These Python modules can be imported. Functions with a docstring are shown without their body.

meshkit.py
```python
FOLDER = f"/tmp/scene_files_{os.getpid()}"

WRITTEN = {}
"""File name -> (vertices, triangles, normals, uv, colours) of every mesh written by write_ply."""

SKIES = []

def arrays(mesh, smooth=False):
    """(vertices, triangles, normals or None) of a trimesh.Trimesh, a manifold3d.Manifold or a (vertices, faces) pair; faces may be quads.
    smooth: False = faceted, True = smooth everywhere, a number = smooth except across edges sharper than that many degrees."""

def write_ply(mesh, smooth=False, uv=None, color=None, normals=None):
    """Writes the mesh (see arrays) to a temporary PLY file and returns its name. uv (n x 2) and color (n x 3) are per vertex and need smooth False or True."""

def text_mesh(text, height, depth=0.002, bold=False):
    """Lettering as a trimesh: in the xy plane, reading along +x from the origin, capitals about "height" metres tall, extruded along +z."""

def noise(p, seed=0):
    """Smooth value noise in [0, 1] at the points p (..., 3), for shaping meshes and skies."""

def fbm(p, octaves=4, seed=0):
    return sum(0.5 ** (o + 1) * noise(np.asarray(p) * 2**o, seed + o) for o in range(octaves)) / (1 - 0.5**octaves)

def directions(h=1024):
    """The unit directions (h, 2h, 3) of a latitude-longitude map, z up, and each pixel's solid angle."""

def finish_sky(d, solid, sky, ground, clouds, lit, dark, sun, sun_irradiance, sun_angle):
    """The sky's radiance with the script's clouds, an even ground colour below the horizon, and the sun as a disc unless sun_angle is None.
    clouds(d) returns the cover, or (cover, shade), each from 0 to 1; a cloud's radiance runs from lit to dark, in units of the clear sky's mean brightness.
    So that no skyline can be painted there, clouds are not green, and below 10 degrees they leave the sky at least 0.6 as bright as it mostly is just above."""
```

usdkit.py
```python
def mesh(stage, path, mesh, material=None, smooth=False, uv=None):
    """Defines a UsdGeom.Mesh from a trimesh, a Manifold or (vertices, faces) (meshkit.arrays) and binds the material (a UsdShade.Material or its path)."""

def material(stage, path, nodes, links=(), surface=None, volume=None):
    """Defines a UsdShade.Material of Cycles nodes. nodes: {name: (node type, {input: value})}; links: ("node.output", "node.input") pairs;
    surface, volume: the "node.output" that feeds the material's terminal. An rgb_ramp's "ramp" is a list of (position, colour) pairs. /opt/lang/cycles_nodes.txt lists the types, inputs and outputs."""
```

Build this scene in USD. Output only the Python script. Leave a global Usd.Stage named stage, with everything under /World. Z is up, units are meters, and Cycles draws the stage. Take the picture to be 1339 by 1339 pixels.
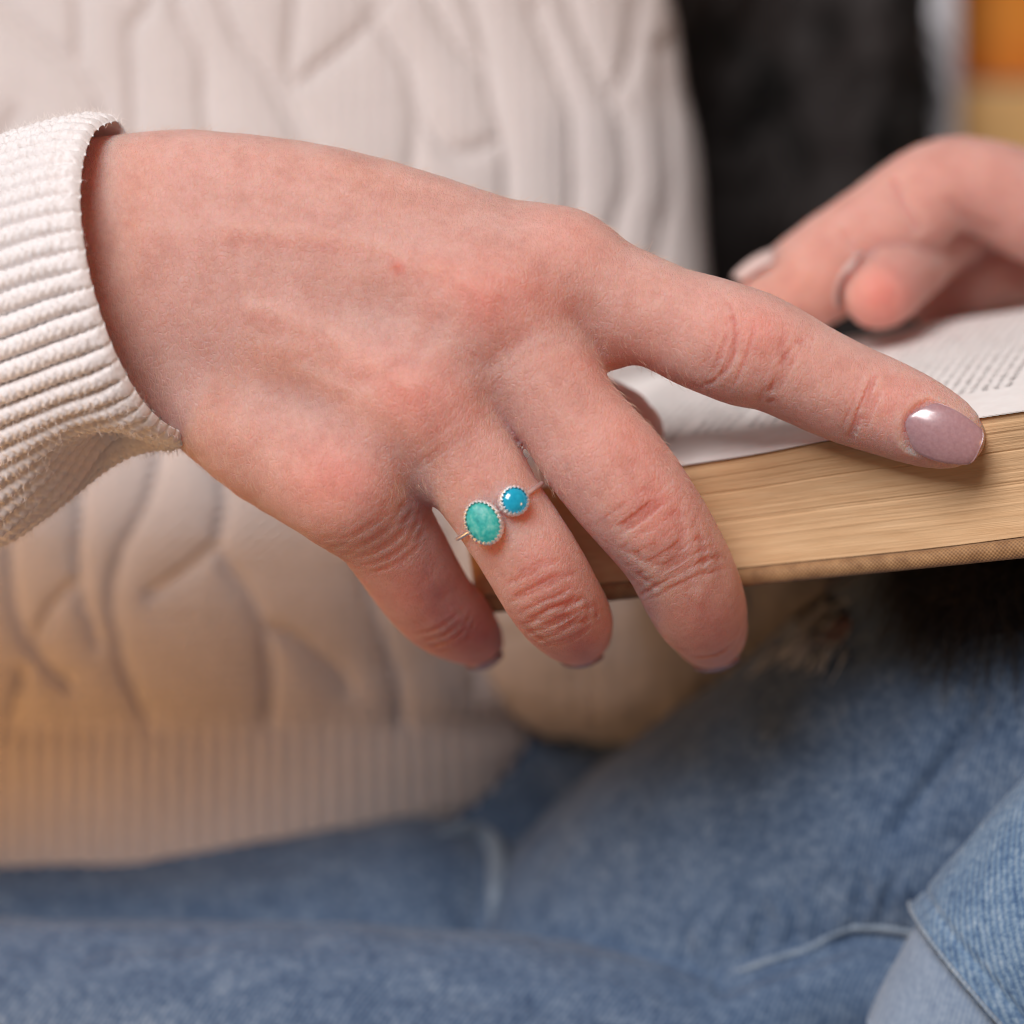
import math, random
import numpy as np, trimesh, manifold3d, usdkit, meshkit
from scipy.interpolate import PchipInterpolator
from scipy.ndimage import zoom as nd_zoom
from scipy.spatial import cKDTree
from pxr import Usd, UsdGeom, UsdLux, UsdShade, Gf, Sdf, Vt

stage = Usd.Stage.CreateInMemory()
UsdGeom.Xform.Define(stage, '/World')
UsdGeom.Scope.Define(stage, '/World/Looks')
rng = np.random.default_rng(7)

# ------------------------------------------------------------------ camera
U = 0.00013                      # one modelling unit (1/1339 of the picture's width at the focus distance) in metres
DIST = 3720.0                    # focus distance in those units (0.4836 m)
PITCH = math.radians(25)
FWD = np.array([0, math.cos(PITCH), -math.sin(PITCH)])
UPV = np.array([0, math.sin(PITCH), math.cos(PITCH)])
RGT = np.array([1.0, 0, 0])
C0 = np.array([0, 0, 0.62])      # the point in focus, near the ring


def W(p):
    """modelling space (x right, y up, z towards the viewer, units of U, origin at the point in focus) -> world metres"""
    p = np.asarray(p, float)
    return C0 + U * (p[..., 0:1] * RGT + p[..., 1:2] * UPV - p[..., 2:3] * FWD)


def WD(d):
    d = np.asarray(d, float)
    return d[0] * RGT + d[1] * UPV - d[2] * FWD


def Q(px, py, d=0.0):
    """where a point seen at (px, py) in the photograph lies when it is d units nearer than the focus plane"""
    s = (DIST - d) / DIST
    return np.array([(px - 669.5) * s, -(py - 669.5) * s, d])


def SC(d):
    return (DIST - d) / DIST


cam = UsdGeom.Camera.Define(stage, '/World/camera')
cam.CreateFocalLengthAttr(100.0)
cam.CreateHorizontalApertureAttr(36.0)
cam.CreateVerticalApertureAttr(36.0)
cam.CreateFStopAttr(6.6)
cam.CreateFocusDistanceAttr(DIST * U - 0.004)
cam.CreateClippingRangeAttr((0.02, 100.0))
cam.CreateExposureAttr(0.0)
eye = W([0, 0, DIST])
m = np.eye(4)
m[0, :3], m[1, :3], m[2, :3], m[3, :3] = RGT, UPV, -FWD, eye
cam.AddTransformOp().Set(Gf.Matrix4d(*m.ravel().tolist()))

# ------------------------------------------------------------------ unseen lights: window-like panel, the room, warm sources right and lower left
def aim(prim, pos, target):
    z = np.asarray(pos) - np.asarray(target); z = z / np.linalg.norm(z)
    x = np.cross([0, 0, 1.0], z); x /= np.linalg.norm(x)
    y = np.cross(z, x)
    mm = np.eye(4); mm[0, :3], mm[1, :3], mm[2, :3], mm[3, :3] = x, y, z, pos
    UsdGeom.Xformable(prim).AddTransformOp().Set(Gf.Matrix4d(*mm.ravel().tolist()))


KEY_DIR = np.array([-0.33, 0.54, 0.78])
win = UsdLux.RectLight.Define(stage, '/World/unseen_window_light')  # out of view, window-like, placed to light the hand from upper left
win.CreateWidthAttr(0.9); win.CreateHeightAttr(0.9)
win.CreateIntensityAttr(18.6)
win.CreateColorAttr(Gf.Vec3f(1.0, 0.955, 0.955))
aim(win, C0 + WD(KEY_DIR / np.linalg.norm(KEY_DIR)) * 1.9, C0)
lamp = UsdLux.SphereLight.Define(stage, '/World/unseen_lamp_light')  # out of view at lower left, placed to turn the lower sweater amber
lamp.CreateRadiusAttr(0.025)
lamp.CreateIntensityAttr(25.0)
lamp.CreateColorAttr(Gf.Vec3f(1.0, 0.50, 0.15))
lamp.AddTranslateOp().Set(Gf.Vec3d(*W(Q(-900, 1450, 0)).tolist()))
unseen_warm = UsdLux.SphereLight.Define(stage, '/World/unseen_warm_light')  # out of view at right, placed for orange glints on nail and fingers
unseen_warm.CreateRadiusAttr(0.10)
unseen_warm.CreateIntensityAttr(14.0)
unseen_warm.CreateColorAttr(Gf.Vec3f(1.0, 0.42, 0.10))
unseen_warm.AddTranslateOp().Set(Gf.Vec3d(*(C0 + WD([0.80, -0.13, 0.56]) * 0.9)))
dome = UsdLux.DomeLight.Define(stage, '/World/room_light')
room = usdkit.material(stage, '/World/Looks/room_light', {'b': ('background_shader', {'color': (1.0, 0.92, 0.90), 'strength': 0.13})}, surface='b.background')
UsdShade.MaterialBindingAPI.Apply(dome.GetPrim()).Bind(room)

# ------------------------------------------------------------------ helpers
_names = {}


def numbered(path):
    k = _names.get(path, -1) + 1
    _names[path] = k
    return path if k == 0 else f'{path}_{k:03d}'


def tag(prim, label=None, cat=None, group=None, kind=None):
    for k, v in (('label', label), ('category', cat), ('group', group), ('kind', kind)):
        if v:
            prim.SetCustomDataByKey(k, v)
    return prim


def thing(name, label, cat, base, group=None):
    """an Xform standing at base (modelling space); its parts are given in modelling space too"""
    x = UsdGeom.Xform.Define(stage, numbered('/World/' + name))
    x.AddTranslateOp().Set(Gf.Vec3d(*W(base).tolist()))
    tag(x.GetPrim(), label, cat, group)
    ORIGIN[str(x.GetPath())] = W(base)
    return x.GetPrim()


ORIGIN = {}


def part(name, mesh, mat, parent=None, smooth=True, label=None, kind=None, primvars=None):
    """mesh: (vertices in modelling space, faces)"""
    root = str(parent.GetPath()) if parent is not None else '/World'
    v, f = np.asarray(mesh[0], float), np.asarray(mesh[1])
    top = '/'.join(root.split('/')[:3])
    w = W(v) - ORIGIN.get(top, np.zeros(3))
    o = usdkit.mesh(stage, numbered(root + '/' + name), (w, f), mat, smooth=smooth)
    for k, a in (primvars or {}).items():
        a = np.asarray(a, np.float32)
        if a.ndim == 1:
            UsdGeom.PrimvarsAPI(o).CreatePrimvar(k, Sdf.ValueTypeNames.FloatArray, 'vertex').Set(Vt.FloatArray.FromNumpy(a))
        else:
            UsdGeom.PrimvarsAPI(o).CreatePrimvar(k, Sdf.ValueTypeNames.Color3fArray, 'vertex').Set(Vt.Vec3fArray.FromNumpy(a))
    tag(o.GetPrim(), label, kind=kind)
    return o.GetPrim()


def curves(name, pts, width, mat, parent, kind=None, label=None):
    """pts: (n, k, 3) strands in modelling space, width in units"""
    root = str(parent.GetPath())
    top = '/'.join(root.split('/')[:3])
    n, k, _ = pts.shape
    w = (W(pts.reshape(-1, 3)) - ORIGIN.get(top, np.zeros(3))).astype(np.float32)
    c = UsdGeom.BasisCurves.Define(stage, numbered(root + '/' + name))
    c.CreateTypeAttr('linear')
    c.CreatePointsAttr(Vt.Vec3fArray.FromNumpy(w))
    c.CreateCurveVertexCountsAttr(Vt.IntArray.FromNumpy(np.full(n, k, np.int32)))
    t = np.linspace(1, 0.35, k)
    c.CreateWidthsAttr(Vt.FloatArray.FromNumpy((np.tile(t, n) * width * U).astype(np.float32)))
    c.SetWidthsInterpolation('vertex')
    UsdShade.MaterialBindingAPI.Apply(c.GetPrim()).Bind(mat)
    tag(c.GetPrim(), label, kind=kind)
    return c.GetPrim()


def grid_faces(nu, nv, wrap_u=False, wrap_v=False):
    i, j = np.meshgrid(np.arange(nu if wrap_u else nu - 1), np.arange(nv if wrap_v else nv - 1), indexing='ij')
    a = i * nv + j; b = ((i + 1) % nu) * nv + j; c = ((i + 1) % nu) * nv + (j + 1) % nv; d = i * nv + (j + 1) % nv
    q = np.stack([a, b, c, d], -1).reshape(-1, 4)
    return np.vstack([q[:, [0, 1, 2]], q[:, [0, 2, 3]]])


def join(ms):
    vs, fs, n = [], [], 0
    for v, f in ms:
        vs.append(np.asarray(v)); fs.append(np.asarray(f) + n); n += len(v)
    return np.vstack(vs), np.vstack(fs)


def sweep(path, radius, n=12, closed=False, cap=True):
    """a round tube along a polyline; radius a number or per point"""
    path = np.asarray(path, float); k = len(path)
    r = np.broadcast_to(np.asarray(radius, float), (k,))
    t = np.roll(path, -1, 0) - np.roll(path, 1, 0) if closed else np.gradient(path, axis=0)
    t /= np.linalg.norm(t, axis=1, keepdims=True)
    ref = np.array([0.13, 0.2, 0.97]); us = []
    u = ref - t[0] * (ref @ t[0]); u /= np.linalg.norm(u)
    for i in range(k):
        u = u - t[i] * (u @ t[i]); u /= np.linalg.norm(u); us.append(u)
    us = np.array(us); ws = np.cross(t, us)
    a = np.linspace(0, 2 * np.pi, n, endpoint=False)
    v = path[:, None] + r[:, None, None] * (np.cos(a)[None, :, None] * us[:, None] + np.sin(a)[None, :, None] * ws[:, None])
    v = v.reshape(-1, 3); f = grid_faces(k, n, closed, True)
    if cap and not closed:
        c0, c1 = len(v), len(v) + 1
        v = np.vstack([v, path[0], path[-1]])
        j = np.arange(n); jn = (j + 1) % n
        f = np.vstack([f, np.stack([np.full(n, c0), jn, j], 1)[:, [0, 2, 1]][:, [0, 2, 1]], np.stack([np.full(n, c1), (k - 1) * n + j, (k - 1) * n + jn], 1)])
    tm = trimesh.Trimesh(v, f, process=False)
    if not closed and cap and tm.volume < 0 or (closed and tm.volume < 0):
        f = f[:, ::-1]
    return v, f


# ------------------------------------------------------------------ distance fields
def chain(stations, n=26):
    """stations: (px, py, depth, r) as seen in the photograph -> dense list of (point, radius)"""
    a = np.array(stations, float)
    p = np.array([Q(*s[:3]) for s in a]); r = a[:, 3] * np.array([SC(s[2]) for s in a])
    if len(a) > 2:
        L = np.r_[0, np.cumsum(np.linalg.norm(np.diff(p, axis=0), axis=1))]
        t = np.linspace(0, L[-1], n)
        p, r = PchipInterpolator(L, p)(t), PchipInterpolator(L, r)(t)
        for _ in range(3):
            p[1:-1] = 0.25 * p[:-2] + 0.5 * p[1:-1] + 0.25 * p[2:]
    return p.astype(np.float32), r.astype(np.float32)


def tube_dist(x, ch, far=160.0, full=False):
    """distance to a chain of round cones; with full also the arc length along it and the nearest axis point"""
    P, R = ch
    out = np.full(len(x), 1e4, np.float32)
    lo, hi = P.min(0) - R.max() - far, P.max(0) + R.max() + far
    idx = np.flatnonzero(np.all((x > lo) & (x < hi), 1))
    # far points: distance to the box is a good enough lower bound
    q = x[idx]
    best = np.full(len(q), 1e4, np.float32)
    if full:
        S = np.zeros(len(q), np.float32); ax = np.zeros((len(q), 3), np.float32); tg = np.zeros((len(q), 3), np.float32)
    L = np.r_[0, np.cumsum(np.linalg.norm(np.diff(P, axis=0), axis=1))]
    for i in range(len(P) - 1):
        a, d = P[i], P[i + 1] - P[i]
        dd = float(d @ d) + 1e-9
        w = q - a
        t = np.clip((w @ d) / dd, 0, 1)
        e = w - t[:, None] * d
        dist = np.sqrt(np.einsum('ij,ij->i', e, e)) - (R[i] + t * (R[i + 1] - R[i]))
        b = dist < best
        best = np.where(b, dist, best)
        if full:
            S = np.where(b, L[i] + t * math.sqrt(dd), S)
            ax[b] = (a + t[:, None] * d)[b]; tg[b] = d / math.sqrt(dd)
    out[idx] = best
    if not full:
        return out
    s_, a_, t_ = np.zeros(len(x), np.float32), np.zeros((len(x), 3), np.float32), np.zeros((len(x), 3), np.float32)
    s_[idx], a_[idx], t_[idx] = S, ax, tg
    return out, s_, a_, t_


def smin(a, b, k):
    h = np.maximum(k - np.abs(a - b), 0) / k
    return np.minimum(a, b) - h * h * k * 0.25


def surface(fn, lo, hi, h, band=4):
    """surface nets of fn = 0 on a narrow band; returns vertices and triangles, outward"""
    lo, hi = np.asarray(lo, float), np.asarray(hi, float)
    n = (np.ceil((hi - lo) / (h * band)).astype(int)) * band + 1
    cn = (n - 1) // band + 1
    ax = [lo[k] + h * band * np.arange(cn[k]) for k in range(3)]
    G = np.stack(np.meshgrid(*ax, indexing='ij'), -1).reshape(-1, 3).astype(np.float32)
    C = fn(G).reshape(cn)
    F = nd_zoom(C, (n / cn), order=1, grid_mode=False, mode='nearest').astype(np.float32)
    assert F.shape == tuple(n), (F.shape, n)
    near = np.abs(F) < h * band * 1.6
    I = np.argwhere(near)
    F[near] = fn((lo + h * I).astype(np.float32))
    s = F < 0
    cnt = np.zeros(n - 1, np.int8)
    for a, b, c in np.ndindex(2, 2, 2):
        cnt += s[a:n[0] - 1 + a, b:n[1] - 1 + b, c:n[2] - 1 + c]
    cells = np.argwhere((cnt > 0) & (cnt < 8))
    acc, num = np.zeros((len(cells), 3)), np.zeros(len(cells))
    corners = [np.array(c) for c in np.ndindex(2, 2, 2)]
    for c0 in corners:
        for k in range(3):
            if c0[k] == 0:
                c1 = c0.copy(); c1[k] = 1
                A, B = cells + c0, cells + c1
                fa, fb = F[A[:, 0], A[:, 1], A[:, 2]], F[B[:, 0], B[:, 1], B[:, 2]]
                x = (fa < 0) != (fb < 0)
                t = np.where(x, fa / np.where(fa == fb, 1, fa - fb), 0)
                p = np.tile(c0.astype(float), (len(cells), 1)); p[:, k] = t
                acc += np.where(x[:, None], p, 0); num += x
    V = lo + h * (cells + acc / num[:, None])
    ids = np.full(n - 1, -1, np.int64); ids[cells[:, 0], cells[:, 1], cells[:, 2]] = np.arange(len(cells))
    quads = []
    for k in range(3):
        sl0 = [slice(None)] * 3; sl1 = [slice(None)] * 3
        sl0[k] = slice(0, n[k] - 1); sl1[k] = slice(1, n[k])
        ch = s[tuple(sl0)] != s[tuple(sl1)]
        E = np.argwhere(ch)
        u, w = (k + 1) % 3, (k + 2) % 3
        ok = (E[:, u] > 0) & (E[:, w] > 0) & (E[:, u] < n[u] - 1) & (E[:, w] < n[w] - 1)
        E = E[ok]
        def cid(du, dw):
            c = E.copy(); c[:, u] += du; c[:, w] += dw
            return ids[c[:, 0], c[:, 1], c[:, 2]]
        q = np.stack([cid(-1, -1), cid(0, -1), cid(0, 0), cid(-1, 0)], 1)
        flip = ~s[tuple(E.T)]
        q[flip] = q[flip][:, ::-1]
        quads.append(q)
    q = np.vstack(quads)
    f = np.vstack([q[:, [0, 1, 2]], q[:, [0, 2, 3]]])
    return V, f


def project(fn, V, steps=1, e=1.5):
    V = V.astype(np.float32)
    for _ in range(steps):
        d = fn(V)
        g = np.stack([fn(V + np.eye(3, dtype=np.float32)[k] * e) - d for k in range(3)], 1) / e
        V = V - np.clip(d, -12, 12)[:, None] * g / np.maximum((g * g).sum(1), 0.3)[:, None]
    return V


def normals(v, f):
    n = np.zeros_like(v); fn = np.cross(v[f[:, 1]] - v[f[:, 0]], v[f[:, 2]] - v[f[:, 0]])
    for k in range(3):
        np.add.at(n, f[:, k], fn)
    return n / np.maximum(np.linalg.norm(n, axis=1, keepdims=True), 1e-9)


def subdivide(v, f):
    return trimesh.remesh.subdivide(v, f)


def noise(p, s, seed=0, oct=3):
    return meshkit.fbm(np.asarray(p, float) / s, oct, seed) - 0.5


# ------------------------------------------------------------------ materials
def mat(name, nodes, links, surface='p.BSDF'):
    return usdkit.material(stage, '/World/Looks/' + name, nodes, links, surface=surface)


UM = 1 / U     # metres -> units, as a texture scale


def skin_material():
    nodes = {
        'geo': ('geometry', {}),
        'rough': ('attribute', {'attribute': 'tint'}),
        'mott': ('noise_texture', {'scale': 170.0, 'detail': 5.0, 'roughness': 0.62}),
        'mott2': ('noise_texture', {'scale': 900.0, 'detail': 3.0, 'roughness': 0.6}),
        'ramp': ('rgb_ramp', {'ramp': [(0.20, (0.58, 0.30, 0.25)), (0.5, (0.675, 0.385, 0.33)), (0.82, (0.73, 0.46, 0.405))]}),
        'fine': ('mix_color', {'blend_type': 'multiply', 'fac': 0.30}),
        'framp': ('rgb_ramp', {'ramp': [(0.3, (0.80, 0.70, 0.66)), (0.6, (1, 1, 1))]}),
        'mul': ('mix_color', {'blend_type': 'multiply', 'fac': 1.0}),
        'st': ('mapping', {'mapping_type': 'point', 'rotation': (0.0, 0.5, 0.0), 'scale': (1.0, 0.55, 0.45)}),
        'vor': ('voronoi_texture', {'scale': 1800.0, 'feature': 'distance_to_edge', 'randomness': 1.0}),
        'vr': ('map_range', {'from_min': 0.0, 'from_max': 0.16, 'clamp': True}),
        'pn': ('noise_texture', {'scale': 2600.0, 'detail': 4.0, 'roughness': 0.65}),
        'h': ('math', {'math_type': 'multiply_add', 'value2': 0.55}),
        'b': ('bump', {'strength': 0.8, 'distance': 0.00032}),
        'p': ('principled_bsdf', {'roughness': 0.48, 'subsurface_weight': 1.0, 'subsurface_scale': 0.0011, 'subsurface_radius': (1.0, 0.38, 0.24),
                                  'subsurface_method': 'random_walk', 'specular_ior_level': 0.42, 'sheen_weight': 0.06, 'sheen_roughness': 0.4}),
    }
    links = [('geo.position', 'mott.vector'), ('geo.position', 'mott2.vector'), ('mott.fac', 'ramp.fac'), ('mott2.fac', 'framp.fac'),
             ('ramp.color', 'fine.a'), ('framp.color', 'fine.b'), ('fine.result', 'mul.a'), ('rough.color', 'mul.b'), ('mul.result', 'p.base_color'),
             ('geo.position', 'st.vector'), ('st.vector', 'vor.vector'), ('vor.distance', 'vr.value'), ('vr.result', 'h.value1'), ('geo.position', 'pn.vector'), ('pn.fac', 'h.value3'),
             ('h.value', 'b.height'), ('b.normal', 'p.normal')]
    return mat('skin', nodes, links)


def yarn_material(name, color, bump=0.4, scale=900.0, dark=0.8):
    nodes = {
        'geo': ('geometry', {}),
        'n1': ('noise_texture', {'scale': scale, 'detail': 4.0, 'roughness': 0.7}),
        'n2': ('noise_texture', {'scale': scale * 4.5, 'detail': 3.0, 'roughness': 0.7}),
        'r': ('rgb_ramp', {'ramp': [(0.25, tuple(dark * c for c in color)), (0.65, color)]}),
        'b': ('bump', {'strength': bump, 'distance': 0.0004}),
        'p': ('principled_bsdf', {'roughness': 0.95, 'specular_ior_level': 0.1, 'sheen_weight': 0.35, 'sheen_roughness': 0.5, 'sheen_tint': (1.0, 0.97, 0.94)}),
    }
    links = [('geo.position', 'n1.vector'), ('geo.position', 'n2.vector'), ('n1.fac', 'r.fac'), ('r.color', 'p.base_color'), ('n2.fac', 'b.height'), ('b.normal', 'p.normal')]
    return mat(name, nodes, links)


def plain(name, color, rough=0.6, **kw):
    return mat(name, {'p': ('principled_bsdf', {'base_color': color, 'roughness': rough, **kw})}, [])


SKIN = skin_material()
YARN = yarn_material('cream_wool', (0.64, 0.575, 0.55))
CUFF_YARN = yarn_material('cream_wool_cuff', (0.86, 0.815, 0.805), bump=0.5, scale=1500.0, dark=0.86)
FUZZ = plain('wool_fuzz', (0.82, 0.75, 0.71), 0.9, specular_ior_level=0.1)


def denim(name, lo, mid, hi, twill=1.0, twill_scale=330.0, rot=(0, 0, 0.6)):
    nodes = {
        'geo': ('geometry', {}),
        'w': ('noise_texture', {'scale': 150.0, 'detail': 5.0, 'roughness': 0.68}),
        'w2': ('noise_texture', {'scale': 760.0, 'detail': 4.0, 'roughness': 0.7}),
        'wm': ('mix_float', {'fac': 0.62}),
        'r': ('rgb_ramp', {'ramp': [(0.32, lo), (0.5, mid), (0.68, hi)]}),
        'map': ('mapping', {'mapping_type': 'point', 'rotation': rot}),
        'tw': ('wave_texture', {'scale': twill_scale, 'distortion': 1.6, 'detail': 3.0, 'detail_scale': 3.0, 'bands_direction': 'x'}),
        'tr': ('rgb_ramp', {'ramp': [(0.15, (0.62, 0.70, 0.82)), (0.75, (1.12, 1.08, 1.04))]}),
        'mul': ('mix_color', {'blend_type': 'multiply', 'fac': 0.75 * twill}),
        'b': ('bump', {'strength': 0.35 * twill, 'distance': 0.0003}),
        'p': ('principled_bsdf', {'roughness': 0.9, 'specular_ior_level': 0.15, 'sheen_weight': 0.15, 'sheen_roughness': 0.5}),
    }
    links = [('geo.position', 'w.vector'), ('geo.position', 'w2.vector'), ('w.fac', 'wm.a'), ('w2.fac', 'wm.b'), ('wm.result', 'r.fac'),
             ('geo.position', 'map.vector'), ('map.vector', 'tw.vector'), ('tw.fac', 'tr.fac'), ('r.color', 'mul.a'), ('tr.color', 'mul.b'),
             ('mul.result', 'p.base_color'), ('tw.fac', 'b.height'), ('b.normal', 'p.normal')]
    return mat(name, nodes, links)


DENIM = denim('blue_denim', (0.028, 0.056, 0.115), (0.084, 0.132, 0.212), (0.19, 0.25, 0.325), 0.9)
DENIM_SHARP = denim('light_blue_denim', (0.035, 0.085, 0.19), (0.135, 0.22, 0.33), (0.26, 0.35, 0.45), 1.0, 240.0, (0.3, 0.5, 0.62))
SEAM = denim('pale_denim_seam', (0.12, 0.17, 0.24), (0.20, 0.26, 0.33), (0.30, 0.36, 0.42), 0.5)
LINING = denim('pale_denim_lining', (0.15, 0.21, 0.31), (0.21, 0.28, 0.38), (0.28, 0.35, 0.45), 0.4)
FRAY = plain('frayed_white_thread', (0.62, 0.62, 0.62), 0.9)

paper_nodes = {
    'geo': ('geometry', {}),
    'n': ('noise_texture', {'scale': 260.0, 'detail': 5.0, 'roughness': 0.6}),
    'r': ('rgb_ramp', {'ramp': [(0.3, (0.74, 0.70, 0.67)), (0.7, (0.80, 0.77, 0.745))]}),
    'b': ('bump', {'strength': 0.12, 'distance': 0.0003}),
    'p': ('principled_bsdf', {'roughness': 0.85, 'specular_ior_level': 0.2})}
PAPER = mat('page_paper', paper_nodes, [('geo.position', 'n.vector'), ('n.fac', 'r.fac'), ('r.color', 'p.base_color'), ('n.fac', 'b.height'), ('b.normal', 'p.normal')])
INK = plain('printed_ink', (0.27, 0.255, 0.25), 0.8)

# ------------------------------------------------------------------ the right hand (in focus)
FINGERS = {
    'index': [(690, 346, -5, 68), (745, 362, 0, 68), (800, 384, 8, 69), (870, 416, 10, 70), (931, 439, 12, 76), (970, 453, 12, 77), (1010, 466, 10, 72), (1057, 490, 6, 68),
              (1105, 513, 3, 66), (1153, 531, 6, 63), (1204, 552, 15, 57), (1234, 565, 22, 48), (1250, 571, 24, 38)],
    'middle': [(640, 405, 18, 82), (700, 480, 28, 76), (745, 545, 30, 71), (780, 592, 28, 75), (811, 628, 25, 77), (846, 673, 16, 73), (880, 722, -14, 68), (901, 764, -52, 66),
               (915, 795, -92, 62), (922, 811, -135, 55), (927, 823, -190, 50), (930, 833, -250, 42)],
    'ring': [(560, 525, 20, 76), (592, 572, 24, 72), (625, 624, 26, 67), (657, 674, 26, 63), (688, 720, 20, 63), (711, 760, 0, 63), (733, 795, -42, 60), (746, 811, -92, 55),
             (751, 819, -150, 50), (754, 825, -215, 45), (757, 830, -262, 38)],
    'little': [(455, 630, 0, 74), (481, 664, -22, 71), (508, 700, -58, 66), (539, 750, -112, 61), (569, 792, -172, 56), (592, 812, -222, 51), (608, 824, -270, 44), (620, 834, -315, 37), (628, 840, -350, 30)],
}
CH = {k: chain(v, 56) for k, v in FINGERS.items()}
RAYS = [chain([(-250, 350, -160, 78), (110, 262, -40, 80), (243, 246, -15, 80), (440, 274, -5, 81), (600, 316, -6, 74), (735, 354, 0, 68)], 18),
        chain([(-250, 400, -130, 82), (110, 330, -25, 84), (260, 325, 0, 84), (440, 345, 14, 82), (640, 402, 18, 80)], 16),
        chain([(-250, 450, -130, 80), (130, 400, -30, 82), (280, 410, -2, 80), (430, 452, 14, 78), (556, 522, 20, 76)], 16),
        chain([(-250, 500, -150, 74), (150, 462, -60, 74), (240, 478, -38, 72), (321, 533, -14, 72), (392, 588, 0, 72), (455, 632, 6, 72)], 18)]
HEEL = [chain([(60, 420, -110, 90), (250, 470, -90, 84), (340, 580, -60, 70), (385, 620, -60, 62), (430, 640, -70, 58)], 16),
        chain([(60, 330, -120, 90), (300, 340, -110, 95), (450, 420, -100, 90), (560, 500, -80, 70)], 14),
        chain([(250, 270, -110, 80), (420, 320, -130, 90), (620, 380, -100, 75), (720, 400, -70, 66)], 14)]
THUMB = chain([(360, 330, -150, 95), (520, 420, -230, 80), (680, 500, -265, 62), (760, 540, -262, 56), (800, 556, -255, 55), (822, 566, -252, 46)], 26)
WEB = [chain([(700, 420, -15, 62), (790, 440, -12, 46)], 2), chain([(640, 480, -5, 60), (668, 520, -6, 52)], 2), chain([(545, 580, -10, 58), (560, 610, -12, 46)], 2),
       chain([(690, 380, -20, 70), (640, 450, -20, 70)], 2), chain([(620, 470, -15, 66), (560, 530, -15, 66)], 2)]
KNOB = [(733, 352, 14, 70, 50), (628, 398, 32, 76, 80), (541, 516, 32, 72, 80), (452, 622, 4, 62, 70)]


def hand_core(x):
    d = None
    for r in RAYS:
        t = tube_dist(x, r)
        d = t if d is None else smin(d, t, 48)
    for r in HEEL:
        d = smin(d, tube_dist(x, r), 70)
    for px, py, dz, r, k in KNOB:
        c = Q(px, py, dz).astype(np.float32)
        d = smin(d, np.linalg.norm(x - c, axis=1) - r * SC(dz), k)
    for w in WEB:
        d = smin(d, tube_dist(x, w), 40)
    return d


def hand_sdf(x):
    d = hand_core(x)
    d = smin(d, tube_dist(x, THUMB), 50)
    fs = [tube_dist(x, CH[k]) for k in ('index', 'middle', 'ring', 'little')]
    f = fs[0]
    for g in fs[1:]:
        f = smin(f, g, 7)
    return smin(d, f, 26)


lo = Q(-250, 900, -420) * 1.0; lo = np.array([-1180, -290, -560]); hi = np.array([700, 560, 190])
hv, hf = surface(hand_sdf, lo, hi, 5.6)
hv, hf = subdivide(hv, hf)
hv = project(hand_sdf, hv, 1).astype(float)
hn = normals(hv, hf)

# finger coordinates of every vertex
REF = np.array([0, -0.35, 1.0])
near = {}
for k in CH:
    d, s, a, t = tube_dist(hv.astype(np.float32), CH[k], full=True)
    u = REF - t * (t @ REF)[:, None]; u /= np.maximum(np.linalg.norm(u, axis=1, keepdims=True), 1e-6)
    w = np.cross(t, u)
    e = hv - a
    near[k] = (d, s, np.arctan2((e * w).sum(1), (e * u).sum(1)))


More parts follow.
